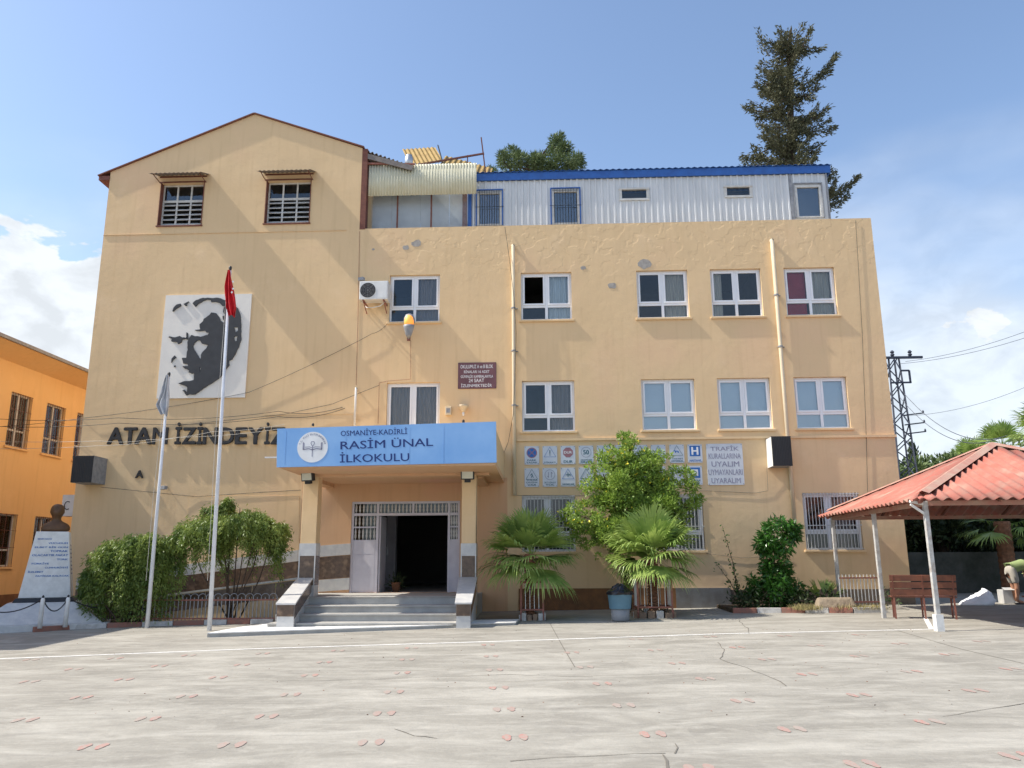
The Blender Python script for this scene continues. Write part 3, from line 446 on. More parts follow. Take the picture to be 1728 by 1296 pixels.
# entrance: porch slab, steps, pillars, cheek walls
def landing():
    x0, x1 = P(505, 1000, -2.6)[0], P(800, 1000, -2.6)[0]
    p = thing('entrance_porch', 'concrete entrance porch with steps, sloping marble cheek walls, two pillars and flat canopy', 'porch', ((x0+x1)/2, -2.5, .1))
    m = MB(); m.box(x0-.25, x1, -2.9, -.001, -.4, .719); m.build('landing', M['conc'], p)
    nos = MB()
    for k, (y, z) in enumerate(((-3.45, .56), (-4.0, .405), (-4.5, .25))):
        m = MB(); m.box(x0-.1, x1-.02, y, (-2.9, -3.45, -4.0)[k]-.001, -.3, z-.035); m.build('step', M['conc'], p)
        m = MB(); m.box(x0-.1, x1-.02, y-.025, (-2.9, -3.45, -4.0)[k]-.001, z-.034, z); m.build('tread', M['conc'], p, bevel=.006)
    m = MB(); m.box(x0-.1, x1-.02, -2.93, -1.2, .7195, .735); m.build('tread', M['conc'], p, bevel=.004)
    fr = [(*Gp(350, 1068, .09)[:2], .09), (*Gp(520, 1062, .085)[:2], .085), (*Gp(700, 1056, .075)[:2], .075), (*Gp(870, 1050, .06)[:2], .06), (Gp(870, 1050, .06)[0]+.05, -3.3, .06), (x1, -3.3, .06), (x1, -4.45, .07), (x0-.1, -4.45, .08), (x0-.3, -3.5, .08), (x0-.7, -4.4, .09)]
    n = len(fr); top = [(x, y, gz(x, y)+d) for x, y, d in fr]
    def slb(u, l, grow=0): m = MB(); m.add([(x, y-(grow if i < 4 else 0), z+l if l > -.2 else -.4) for i, (x, y, z) in enumerate(top)]+[(x, y-(grow if i < 4 else 0), z+u) for i, (x, y, z) in enumerate(top)], [tuple(range(n-1, -1, -1)), tuple(range(n, 2*n))]+[(i, (i+1) % n, (i+1) % n+n, i+n) for i in range(n)]); return m
    slb(-.021, -.3).build('apron', M['conc'], p); slb(0, -.020, .012).build('apron_surface', M['wpaint'], p)
    # cheek walls
    for (fa, fb, ra, rb) in (((467, 1050), (496, 1050), (503, 968), (525, 968)), ((770, 1045), (794, 1045), (776, 965), (803, 965))):
        X0, X1 = P(*fa, -4.6)[0], P(*fb, -4.6)[0]; R0, R1 = P(*ra, -2.7)[0], P(*rb, -2.7)[0]; X0 = (X0+R0)/2 if False else X0
        zf, zr = .70, 1.20; yf, yr = -4.62, -2.62
        def cw(x0f, x1f, x0r, x1r, zb, z0t, z1t, ya, yb): return [(x0f, ya, zb), (x1f, ya, zb), (x1r, yb, zb), (x0r, yb, zb), (x0f, ya, z0t), (x1f, ya, z0t), (x1r, yb, z1t), (x0r, yb, z1t)]
        FS = [(0,3,2,1),(4,5,6,7),(0,1,5,4),(1,2,6,5),(2,3,7,6),(3,0,4,7)]
        m = MB(); m.add(cw(X0, X1, R0, R1, -.3, zf-.06, zr-.06, yf, yr), FS); w_ = m.build('cheek_wall', M['marble'], p)
        m = MB(); m.add([(X0-.03, yf-.03, zf-.058), (X1+.03, yf-.03, zf-.058), (R1+.03, yr, zr-.058), (R0-.03, yr, zr-.058), (X0-.03, yf-.03, zf-.02), (X1+.03, yf-.03, zf-.02), (R1+.03, yr, zr-.02), (R0-.03, yr, zr-.02)], FS); m.build('coping', M['marble'], w_, bevel=.004)
        m = MB(); m.box(X0+.004, X1-.004, yf-.012, yf-.001, .40, zf-.06); m.build('tile', M['brown'], w_)
        n = 5
        for k in range(n):                 # brown tiles following the slope on the inner and outer flank
            for side in (0, 1):
                t0, t1 = k/n+.004, (k+1)/n-.004; lerp = lambda a, b, t: a+(b-a)*t; xa = (X0, R0) if side == 0 else (X1, R1); o = -.008 if side == 0 else .008
                q = [(lerp(*xa, t)+o, lerp(yf, yr, t), lerp(zf, zr, t)-dz) for t, dz in ((t0, .36), (t1, .36), (t1, .062), (t0, .062))]; q2 = [(x-o*.9, y, z) for x, y, z in q]
                m = MB(); m.add(q+q2, [(0,1,2,3),(7,6,5,4),(0,4,5,1),(1,5,6,2),(2,6,7,3),(3,7,4,0)]); m.build('tile', M['brown'], w_)
    # pillars
    for (pa, pb, yb) in ((509, 535, -2.62), (779, 803, -2.62)):
        X0, X1 = P(pa, 870, yb)[0], P(pb, 870, yb)[0]; m = MB(); m.box(X0, X1, yb, yb+.36, .3, 3.66); pl = m.build('pillar', M['salmon' if 0 else 'wall'], p, bevel=.01)
        za, zb = P(pa, 917, yb)[2], P(pa, 938, yb)[2]
        m = MB(); m.box(X0-.015, X1+.015, yb-.015, yb+.375, zb, za); m.build('marble_band', M['marble'], pl)
        m = MB(); m.box(X0-.012, X1+.012, yb-.012, yb+.372, 1.0, zb-.004); m.build('tile', M['brown'], pl)
        for k in (0, 1): m = MB(); xx = X1 if k else X0; m.box(xx-.014, xx+.014, yb-.017, yb-.0125, .72, za-.2); m.build('edge_trim', M['marble'], pl)
        m = MB(); m.box(X0-.010, X1+.010, yb-.010, yb+.37, .5, .998); m.build('marble_band', M['marble'], pl)
    # canopy
    cx0, cx1 = P(471, 750, -4.2)[0], P(836, 750, -4.2)[0]; zs, zt2 = P(650, 787, -4.2)[2], P(650, 722, -4.2)[2]
    m = MB(); m.box(cx0, cx1, -4.2, -.002, zs+.12, zt2-.03); m.build('canopy', M['wall'], p)
    m = MB(); m.box(cx0+.002, cx1-.002, -4.198, -.002, zs, zs+.119); m.build('soffit', M['salmon'], p)
    bx = (P(510, 815, -2.6)[0], P(803, 815, -2.6)[0])
    m = MB(); m.box(cx0+.3, cx1-.25, -2.63, -2.25, 3.64, zs-.001); m.build('beam', M['salmon'], p)
    for xx in bx: m = MB(); m.box(xx-.13, xx+.13, -2.24, -.003, 3.60, zs-.002); m.build('beam', M['salmon'], p)
    # wainscot on the porch wall: marble band and brown tiles, sloping down along the ramp to the left
    f = lambda px: P(px, 900)[0]
    def band(x0, x1, za, zb, zc, zd, mt, nm, y=-.02): m = MB(); m.prism([(x0, za), (x1, zb), (x1, zd), (x0, zc)], y, -.001); return m.build(nm, mt, p)
    xw = [P(592, 930)[0], P(543, 930)[0]]; 
    X = [xw[0]-.004, xw[0]-.42, xw[0]-.86]
    for i in range(2):
        for (pz0, pz1, mt, nm) in ((917, 936, 'marble', 'marble_band'), (937, 974, 'brown', 'tile'), (975, 995, 'marble', 'marble_band')):
            sA, sB = (0, 1.5) if i == 0 else (1.5, 3.5)
            za1 = P(592, pz0+sA)[2]; za0 = P(592, pz0+sB)[2]; zb1 = P(592, pz1+sA)[2]; zb0 = P(592, pz1+sB)[2]
            band(X[i+1]+.003, X[i], za0, za1, zb0, zb1, M[mt], nm)
    x = X[2]-.003; k = 0
    while x > -12.6:                                # along the ramp
        w = .62; s = .118; z_ = lambda xx: P(592, 917)[2]-.10+(xx-X[2])*s
        band(x-w+.006, x, z_(x-w), z_(x), z_(x-w)-.30, z_(x)-.30, M['marble'], 'marble_band'); band(x-w+.006, x, z_(x-w)-.305, z_(x)-.305, z_(x-w)-.78, z_(x)-.78, M['brown'], 'tile'); x -= w
    # ramp with its low outer wall
    r0, r1 = x0-.25, -12.8; s = .118; zr = lambda xx: .72+(xx-r0)*s
    m = MB(); m.prism([(r0-.002, .72), (r1, max(zr(r1), -.2)), (r1, -.5), (r0-.002, -.5)], -1.65, -.022); m.build('ramp', M['conc'], p)
    m = MB(); m.prism([(r0-.002, 1.13), (r1, zr(r1)+.41), (r1, -.5), (r0-.002, -.5)], -1.80, -1.653); rw = m.build('ramp_wall', M['wall'], p)
    m = MB(); m.prism([(r0-.004, 1.175), (r1, zr(r1)+.455), (r1, zr(r1)+.412), (r0-.004, 1.132)], -1.83, -1.63); m.build('coping', M['marble'], rw)
    x = r0-.01
    while x > -12:
        m = MB(); q = lambda xx: zr(xx)+.41; m.prism([(x-.58, q(x-.58)-.02), (x, q(x)-.02), (x, q(x)-.40), (x-.58, q(x-.58)-.40)], -1.815, -1.801); m.build('tile', M['brown'], rw); x -= .6
    return p, cx0, cx1
PORCH, CX0, CX1 = landing()
# entrance door
def entrance():
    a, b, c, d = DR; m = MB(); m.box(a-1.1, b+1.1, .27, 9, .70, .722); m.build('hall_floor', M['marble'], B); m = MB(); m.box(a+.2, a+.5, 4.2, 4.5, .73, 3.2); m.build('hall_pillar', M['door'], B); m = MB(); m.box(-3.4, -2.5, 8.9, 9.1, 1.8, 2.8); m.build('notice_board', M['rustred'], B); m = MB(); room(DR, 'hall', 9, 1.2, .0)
    xs = [a, P(634, 930)[0], P(638, 930)[0], P(755, 930)[0], P(760, 930)[0], b]; zt = P(680, 868)[2]; xm = P(697, 860)[0]; Y0, Y1 = .04, .10
    fr = MB(); fr.box(a, b, Y0, Y1, d-.06, d); fr.box(a, b, Y0, Y1, zt-.03, zt+.04)
    for x in (a+.03, xs[1]+.02, xs[4]-.05, b-.03): fr.box(x-.035, x+.035, Y0-.003, Y1+.003, c, d-.061)
    fr.box(xm-.03, xm+.03, Y0, Y1, zt+.041, d-.061); dr = fr.build('door_frame', M['door'], B)
    zp_ = P(610, 911)[2]
    for x0_, x1_ in ((a+.065, xs[1]-.015), (xs[4]-.015, b-.065)):
        m = MB(); m.box(x0_, x1_, Y0+.01, Y1-.01, c+.01, zp_); m.box(x0_+.02, x1_-.02, Y0+.0, Y0+.009, c+.06, (c+zp_)/2+.3); m.box(x0_+.02, x1_-.02, Y0, Y0+.009, (c+zp_)/2+.33, zp_-.02); m.build('door_panel', M['door'], dr)
        m = MB(); zmid = (zp_+zt)/2; m.box(x0_, x1_, Y0+.01, Y1-.01, zmid-.02, zmid+.02); m.build('cross_bar', M['door'], dr)
    # open leaf, folded inwards
    x = xs[1]+.06; m = MB(); m.box(x, x+.045, .11, .95, c+.01, zt-.04); lf = m.build('door_leaf', M['door'], dr); h = MB(); h.tube([(x+.06, .85, 1.75), (x+.10, .85, 1.75), (x+.10, .85, 1.95), (x+.06, .85, 1.95)], .012); h.build('handle', M['steel'], dr)
    def balus(x0_, x1_, z0_, z1_, n):
        H = z1_-z0_; prof = [(.012, 0), (.012, .12), (.024, .2), (.03, .35), (.022, .5), (.03, .65), (.024, .8), (.012, .88), (.012, 1)]
        m = MB(); xx = x0_+(x1_-x0_)*.5/n; m.lathe([(r, z*H) for r, z in prof], (xx, .07, z0_), 8); o = m.build('baluster', M['oldwhite'], dr, True)
        for i in range(1, n): dup(o, ((x1_-x0_)*i/n, 0, 0))
        g = MB(); g.box(x0_, x1_, .092, .096, z0_, z1_); g.build('pane', M['glass'], dr)
    balus(a+.065, xs[1]-.015, zt+.04, d-.06, 6); balus(xs[1]+.055, xm-.03, zt+.04, d-.06, 9); balus(xm+.03, xs[4]-.085, zt+.04, d-.06, 9); balus(xs[4]-.015, b-.065, zt+.04, d-.06, 3)
    zmid = (zp_+zt)/2
    for z0_, z1_ in ((zp_, zmid-.02), (zmid+.02, zt-.03)): balus(a+.065, xs[1]-.015, z0_, z1_, 6); balus(xs[4]-.015, b-.065, z0_, z1_, 3)
entrance()
m = MB(); c = P(668, 993, .6); m.lathe([(.10, 0), (.135, .24), (.14, .26), (.11, .26)], (c[0], .6, .722), 14)
fp = thing('flower_pot', 'small pot plant standing inside the dark entrance doorway', 'flower pot', (c[0], .6, .722)); m.build('pot', M['palmbark'], fp, True)
C = np.array([c[0], .6, .98])+rng.normal(size=(140, 3))*(.09, .09, .09); quads('foliage', leaves(C, C-np.array([c[0], .6, .9]), .11, .03), M['darkleaf'], fp)
# ================================================================ rooftop annex and terrace (parts of the building)
def annex():
    Y = .55; xa, xb = P(796, 340, Y)[0], P(1396, 340, Y)[0]; zt = (P(830, 306, Y)[2]+P(1380, 294, Y)[2])/2; zf = zt+.24
    holes = [RC(804, 323, 848, 381, Y), RC(930, 320, 979, 379, Y), RC(1047, 319, 1093, 337, Y), RC(1224, 315, 1267, 332, Y), RC(1341, 312, 1388, 368, Y)]
    zb = PZ-.3; n = 0; segs = []
    x = xa+.02; pitch = .19
    m = MB()     # backing sheet with window openings
    w = wall_sheet('annex_wall', xa, xb, zb, zt, [(h[0], h[1], max(h[2], zb), h[3]) for h in holes], M['sheetw'], Y=Y, dep=.12)
    while x < xb-.1:      # raised ribs, each broken by the openings
        a, b = x, x+.075; sp = [(zb, zt)]
        for h in holes:
            if b > h[0]-.03 and a < h[1]+.03: sp = [s for s in [(zb, h[2]-.06), (h[3]+.04, zt)] if s[1]-s[0] > .05]
        for s in sp:
            m = MB(); m.add([(a, Y-.001, s[0]), (a+.015, Y-.032, s[0]), (b-.015, Y-.032, s[0]), (b, Y-.001, s[0]), (a, Y-.001, s[1]), (a+.015, Y-.032, s[1]), (b-.015, Y-.032, s[1]), (b, Y-.001, s[1])], [(0,1,5,4),(1,2,6,5),(2,3,7,6),(3,2,1,0),(4,5,6,7)]); m.build('sheet_rib', M['sheetw'], w)
        x += pitch
    m = MB(); m.box(xb+.001, xb+.05, Y-.04, 7, zb, zt); m.box(P(1334, 340, Y)[0], P(1338, 340, Y)[0], Y-.036, Y-.002, zb, zt); m.build('corner_post', M['greym'], B)
    m = MB(); m.box(xa-.11, xa-.003, Y-.05, Y+.1, zb, zt); m.build('corner_post', M['blue'], B)
    m = MB(); m.box(xa-.05, xb+.12, Y-.085, Y-.04, zt-.0, zf); m.box(xb+.121, xb+.16, Y-.08, 7, zt, zf); m.build('fascia', M['blue'], B)
    m = MB(); m.wave((xa-.08, Y-.13, zf+.02), (xb-xa+.28, 0, 0), (0, 6.5, .35), 58, .018, per=4, th=.006); m.build('annex_roof', M['blue'], B)
    m = MB(); m.box(xa, xa+.05, Y+.01, 7, zb, zt); m.box(xa, xb, 6.9, 7, zb, zt); m.build('annex_wall', M['sheetw'], B)
    for i, h in enumerate(holes):
        a, b, c, d = h; c = max(c, PZ+.02) if i in (0, 1, 4) else c; m = MB(); y0 = Y-.035; t = .07 if i in (0, 1, 4) else .03
        if i in (0, 1, 4):
            m.box(a+.02, a+t+.02, y0, Y+.05, c, d-.02); m.box(b-t-.02, b-.02, y0, Y+.05, c, d-.02); m.box(a+t+.02, b-t-.02, y0, Y+.05, d-t-.02, d-.02); m.box(a+t+.02, b-t-.02, y0, Y+.05, c, c+.05)
        else: m.box(a-.05, b+.05, y0-.02, Y+.04, d-.03, d+.03); m.box(a-.04, b+.04, y0-.01, Y+.04, c-.035, c+.03); m.box(a-.04, a+.04, y0, Y+.04, c+.03, d-.03); m.box(b-.04, b+.04, y0, Y+.04, c+.03, d-.03)
        win = m.build('window', M['oldwhite' if i != 4 else 'oldwhite'], B)
        g = MB(); g.box(a+.05, b-.05, Y+.02, Y+.026, c+.02, d-.03); g.build('pane', M['glassb' if i in (0, 1, 4) else 'glass'], win)
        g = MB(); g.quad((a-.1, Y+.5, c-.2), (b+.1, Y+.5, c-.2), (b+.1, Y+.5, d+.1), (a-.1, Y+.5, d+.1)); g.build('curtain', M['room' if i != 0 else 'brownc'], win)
        if i in (0, 1, 4):
            g = MB(); g.box(a-.02, a+.015, y0-.02, y0+.02, c, d+.02); g.box(b-.015, b+.02, y0-.02, y0+.02, c, d+.02); g.box(a-.02, b+.02, y0-.023, y0+.01, d+.021, d+.05); g.build('trim', M['blue' if i != 4 else 'greym'], win)
            if i != 4:
                k = 9; o = None
                for j in range(k):
                    if o is None: g = MB(); g.box(a+.1, a+.112, y0-.05, y0-.038, c-.02, d-.01); o = g.build('bar', M['darkmetal'], win)
                    else: dup(o, ((b-a-.21)*j/(k-1), 0, 0))
                g = MB(); g.box(a-.04, b+.04, y0-.037, y0-.028, c+.52*(d-c), c+.52*(d-c)+.012); g.box(a+.05, b-.05, y0-.037, y0-.028, d-.06, d-.05); g.build('cross_bar', M['darkmetal'], win)
    # terrace screen: bluish boards behind wire mesh between red brown posts
    xl = GX+.24; zt2 = P(700, 326, .3)[2]
    px_ = [P(612, 350, .4)[0]+.12, P(659, 350, .4)[0], P(700, 350, .4)[0]-.0, P(672, 350, .4)[0], P(728, 350, .4)[0], P(757, 350, .4)[0], P(790, 350, .4)[0]]; bx = sorted([xl, P(659, 350, .4)[0], P(708, 350, .4)[0], P(757, 350, .4)[0], xa-.12])
    for a, b in zip(bx[:-1], bx[1:]): m = MB(); m.box(a+.004, b-.004, .60, .62, PZ-.2, zt2+.15); m.build('screen_board', M['bwhite'], B)
    fe = MB(); za, zb2 = PZ+.02, zt2+.1
    for sgn in (1, -1):
        for i in range(110):
            x0_ = xl-1.5+i*.052; x1_ = x0_+sgn*(zb2-za)*1.0; pa, pb = np.array([x0_, .42, za]), np.array([x1_, .42, zb2])
            ts = [0., 1.]; lo, hi = xl, xa-.14
            dx = pb[0]-pa[0]; t0 = (lo-pa[0])/dx; t1 = (hi-pa[0])/dx; t0, t1 = min(t0, t1), max(t0, t1); t0, t1 = max(0, t0), min(1, t1)
            if t1-t0 > .02: fe.tube([pa+(pb-pa)*t0, pa+(pb-pa)*t1], .0035, 3)
    o = fe.build('wire_mesh', M['steel'], B); o['kind'] = 'stuff'
    for px in (671, 728): m = MB(); x = P(px, 350, .4)[0]; m.box(x-.022, x+.022, .36, .40, PZ, zt2+.15); m.build('fence_post', M['rbrown'], B)
    m = MB(); m.box(xa-.28, xa-.14, .45, .5, PZ, zt2+.12); m.build('fence_post', M['rbrown'], B)
    m = MB(); m.box(GX+.003, GX+.17, -.012, .30, PZ+.0, gr_[1]-.03); m.build('corner_trim', M['rbrown'], B)
    # cream corrugated sheet
    a, b, c, d = RC(622, 277, 804, 329, .1); m = MB(); m.wave((a, .10, c), (b-a, 0, 0), (0, 0, d-c), 38, .016, per=6, th=.006); m.build('corrugated_screen', M['cream'], B, True)
    # grey roof sheets over the terrace, sloping down to the right
    o = P(613, 252, .05); u = P(697, 281, .05)-o; m = MB(); m.wave(o, u, (0, 5, .15), 12, .03, th=.02); m.build('terrace_roof', M['gsheet'], B)
    m = MB(); m.beam(P(613, 262, .02), P(696, 284, .02), .05, .16); m.build('barge_board', M['gsheet'], B)
    m = MB(); m.beam(P(614, 276, .05), P(700, 277, .05), .05, .05); m.build('barge_board', M['rustred'], B)
    # displaced yellowed sheets, steel frame, stub of a vent
    o = P(691, 277, 1.); m = MB(); m.wave(o, P(749, 273, 1.)-o, P(679, 252, 2.2)-o, 8, .02, th=.006); m.build('loose_sheet', M['yell'], B)
    o = P(742, 278, 1.8); m = MB(); m.wave(o, P(826, 300, 1.8)-o, P(752, 263, 3.2)-o, 10, .02, th=.006); m.build('loose_sheet', M['yell'], B)
    m = MB(); m.beam(P(700, 279, .9), P(817, 259, .9), .05, .05); m.build('steel_bar', M['rbrown'], B)
    m = MB(); m.beam(P(812, 232, .9), P(820, 296, .9), .04, .04); m.build('steel_bar', M['rbrown'], B)
    m = MB(); m.beam(P(789, 262, .9), P(789, 280, .9), .03, .03); m.build('steel_bar', M['rbrown'], B)
    m = MB(); m.beam(P(739, 245, 1.), P(748, 278, .95), .05, .03); m.build('steel_bar', M['darkmetal'], B)
    q = P(690, 272, .3); m = MB(); m.lathe([(.13, -.25), (.13, .1), (.10, .14), (.10, .2)], q, 12); m.build('vent_stub', M['steel'], B, True)
annex()
# ================================================================ ORANGE BUILDING on the left
def orange():
    X = -18.0; bl = thing('orange_building', 'two storey orange building with barred windows at the left edge', 'building', (X-5, 6, 0)); y0, y1, zt = -7.6, 30, 8.75
    hs = []
    for (l0, l1, l2, l3) in (((21, 658), (8, 752), (53, 670), (44, 764)), ((80, 677), (70, 765), (109, 690), (101, 775)), ((131, 698), (123, 768), (154, 706), (148, 780)),
                             ((-52, 858), (-62, 955), (28, 868), (18, 957)), ((60, 871), (50, 955), (90, 877), (80, 958)), ((-95, 620), (-120, 740), (-40, 640), (-60, 747))):
        a, b, c, d = XP(*l0, X), XP(*l1, X), XP(*l2, X), XP(*l3, X); hs.append(((a[1]+b[1])/2, (c[1]+d[1])/2, (b[2]+d[2])/2, (a[2]+c[2])/2))
    za = sum(h[2] for h in (hs[0], hs[1], hs[2]))/3; zb = sum(h[3] for h in (hs[0], hs[1], hs[2]))/3; ga, gb = (hs[3][2]+hs[4][2])/2, (hs[3][3]+hs[4][3])/2
    hs = [(h[0], h[1], *((za, zb) if i in (0, 1, 2, 5) else (ga, gb))) for i, h in enumerate(hs)]
    ys = sorted({y0, y1}|{t for h in hs for t in h[:2]}); zs = sorted({-.9, zt}|{t for h in hs for t in h[2:]}); m = MB()
    for a, b in zip(ys[:-1], ys[1:]):
        for c, d in zip(zs[:-1], zs[1:]):
            if any(h[0] <= (a+b)/2 <= h[1] and h[2] <= (c+d)/2 <= h[3] for h in hs): continue
            m.quad((X, a, c), (X, b, c), (X, b, d), (X, a, d))
    for a, b, c, d in hs:
        t = .22; m.quad((X, a, c), (X-t, a, c), (X-t, a, d), (X, a, d)); m.quad((X, b, c), (X, b, d), (X-t, b, d), (X-t, b, c)); m.quad((X, a, d), (X-t, a, d), (X-t, b, d), (X, b, d)); m.quad((X, a, c), (X, b, c), (X-t, b, c), (X-t, a, c))
    m.build('wall', M['orange'], bl)
    m = MB(); m.quad((X, y0, -.9), (X-11, y0, -.9), (X-11, y0, zt), (X, y0, zt)); m.quad((X, y1, -.9), (X, y1, zt), (X-11, y1, zt), (X-11, y1, -.9)); m.quad((X-11, y0, -.9), (X-11, y1, -.9), (X-11, y1, zt), (X-11, y0, zt)); m.build('side_wall', M['orange'], bl)
    for a, b, c, d in hs:
        w = .06; m = MB()
        for p, q, r, s in ((a, b, c, c+w), (a, b, d-w, d), (a, a+w, c+w, d-w), (b-w, b, c+w, d-w), ((a+b)/2-.04, (a+b)/2+.04, c+w, d-w)): m.box(X-.16, X-.10, p, q, r, s)
        m.box(X-.157, X-.103, a+w, b-w, c+(d-c)*.3, c+(d-c)*.3+.06); win = m.build('window', M['oldwhite'], bl)
        g = MB(); g.box(X-.14, X-.134, a+w, b-w, c+w, d-w); g.build('pane', M['glass'], win)
        g = MB(); g.quad((X-.5, a-.1, c-.1), (X-.5, b+.1, c-.1), (X-.5, b+.1, d+.1), (X-.5, a-.1, d+.1)); g.build('curtain', M['beige'], win)
        s = MB(); s.box(X-.1, X+.07, a-.08, b+.08, c-.07, c-.002); s.build('sill', M['orange'], win)
        g = MB(); g.box(X+.03, X+.042, a+.02, a+.032, c, d); o = g.build('bar', M['rbrown'], win); n = 9
        for i in range(1, n): dup(o, (0, (b-a-.05)*i/(n-1), 0))
        for t in (0, .36, .68, .985): g = MB(); g.box(X+.043, X+.055, a, b, c+(d-c)*t, c+(d-c)*t+.014); g.build('cross_bar', M['rbrown'], win)
    r = MB(); r.prism([(X+.85, 8.62), (X+.85, 8.74), (X-5.5, 10.4), (X-12, 8.74), (X-12, 8.62)], y0-.6, y1); r.build('roof', M['ridge'], bl)
    r = MB(); r.add([(X+.80, y0-.55, 8.60), (X+.80, y1, 8.60), (X-.001, y1, 8.25), (X-.001, y0-.55, 8.25), (X+.80, y0-.55, 8.615), (X+.80, y1, 8.615), (X-.001, y1, 8.615), (X-.001, y0-.55, 8.615)], [(0,3,2,1),(4,5,6,7),(0,1,5,4),(1,2,6,5),(2,3,7,6),(3,0,4,7)]); r.build('soffit', M['orange'], bl)
    g = MB(); g.box(X+.86, X+.93, y0-.6, y1, 8.60, 8.70); g.build('gutter', M['greym'], bl)
    k = MB(); k.box(X+.001, X+.06, y0, y1, -.9, .55); k.build('plinth', M['plinth_o'], bl)
orange()
# ================================================================ SIGNS AND FITTINGS ON THE FACADE
def fascia_sign():
    Y = -4.24; s = thing('entrance_sign', 'light blue school name banner across the front of the porch canopy', 'sign', P(654, 750, Y))
    q = [P(468, 723.5, Y), P(837, 711.5, Y), P(838, 780.5, Y), P(467, 788.5, Y)]
    m = MB(); m.prism([(p[0], p[2]) for p in q], Y-.012, Y+.035); m.build('panel', M['signb'], s)
    f = Y-.0122
    for px in (690, 582, 480, 748): a_, b_ = P(px, 785, Y), P(px, 719-(px-654)*.033, Y); m = MB(); m.box(a_[0]-.006, a_[0]+.006, Y-.0150, Y-.0121, a_[2]+.03, b_[2]-.04); m.build('seam', M['signb'], s)
    T = lambda n, t, a, b, mt: None
    def tq(nm, t, tl, tr, bl_, mt, bold): O = P(*bl_, f); text_on(nm, t, O, P(*tr, f)-P(*tl, f), P(*tl, f)-O, M[mt], s, .003, bold)
    tq('lettering', 'OSMANİYE-KADİRLİ', (575, 724.0), (687, 720.5), (575, 735.8), 'navy', .01)
    tq('lettering', 'RASİM ÜNAL', (574.5, 740.5), (730.5, 734.5), (574.5, 758.5), 'navy', .012)
    tq('lettering', 'İLKOKULU', (573.5, 763), (690.5, 760), (573.5, 780.8), 'navy', .012)
    c = P(527.5, 754.5, f); r = P(553.3, 754.5, f)[0]-c[0]; k = lambda rr, n=40, y=f-.001: [(c[0]+rr*math.cos(t), c[2]+rr*math.sin(t)) for t in np.linspace(0, 2*math.pi, n+1)[:-1]]
    m = MB(); m.prism(k(r), f-.004, f-.0005); em = m.build('emblem', M['white'], s)
    txt = 'T.C. MİLLÎ EĞİTİM BAKANLIĞI'; n = len(txt)
    for i, ch in enumerate(txt):
        if ch == ' ': continue
        a = math.radians(165-150*i/(n-1)); rr = r*.84; cx, cz = c[0]+rr*math.cos(a), c[2]+rr*math.sin(a); u = np.array([math.sin(a), 0, -math.cos(a)]); v = np.array([math.cos(a), 0, math.sin(a)])
        w = r*(.085 if ch not in '.İI' else .035); h = r*.12*(1 if ch != '.' else .25); text_on('lettering', ch, np.array([cx, f-.0042, cz])-u*w/2-v*r*.06, u*w, v*h, M['pgrey'], em, .002, .02)
    def E(x, z): return (c[0]+x*r, c[2]+z*r)
    def stroke(pts, w): mm = MB(); [mm.beam((*[E(*p)[0]], f-.0055, E(*p)[1]), (E(*q)[0], f-.0055, E(*q)[1]), w*r, .003, up=(0, 1, 0)) for p, q in zip(pts[:-1], pts[1:])]; mm.build('emblem_mark', M['pgrey'], em)
    stroke([(-.62, .30), (-.56, .26), (-.56, -.10), (-.62, -.16), (-.62, .30)], .05); stroke([(.62, .30), (.56, .26), (.56, -.10), (.62, -.16), (.62, .30)], .05)
    stroke([(-.60, -.15), (-.25, -.10), (0, -.18), (.25, -.10), (.60, -.15)], .07); stroke([(-.50, .0), (-.2, .02), (-.04, -.04)], .04); stroke([(.50, .0), (.2, .02), (.04, -.04)], .04)
    stroke([(0, .12), (0, -.62)], .06); stroke([(-.04, .10), (-.12, .25), (-.08, .36), (.08, .36), (.12, .25), (.04, .10)], .045)
    for px in (528, 782): m = MB(); m.lathe([(.03, 0), (.03, .05), (.012, .07)], P(px, 719 if px < 600 else 713, Y+.04), 8); m.build('bolt', M['darkmetal'], s)
fascia_sign()
def wall_letters():
    w = thing('wall_lettering', 'large black raised letters reading ATAM İZİNDEYİZ on the left wing', 'lettering', P(355, 740))
    L = [('A', 612, 702), ('T', 700, 776), ('A', 765, 860), ('M', 864, 948), ('İ', 990, 1024), ('Z', 1030, 1106), ('İ', 1112, 1144), ('N', 1146, 1226), ('D', 1238, 1320), ('E', 1325, 1392), ('Y', 1396, 1482), ('İ', 1490, 1520), ('Z', 1524, 1602)]
    for ch, a, b in L:
        top = 45 if ch == 'İ' else 73; x0, x1, z0_, z1_ = RC(a/3.323, 700+top/3.323, b/3.323, 700+168/3.323)
        text('letter', ch, x0, x1, z0_, z1_, -.055, M['blackp'], w, .05, .045 if ch != 'M' else .016)
    t = thing('block_letter', 'single small black raised letter A low on the left wing', 'lettering', P(237, 800)); x0, x1, z0_, z1_ = RC(230.5, 794, 243.5, 807); text('letter', 'A', x0, x1, z0_, z1_, -.04, M['blackp'], t, .04, .04)
wall_letters()
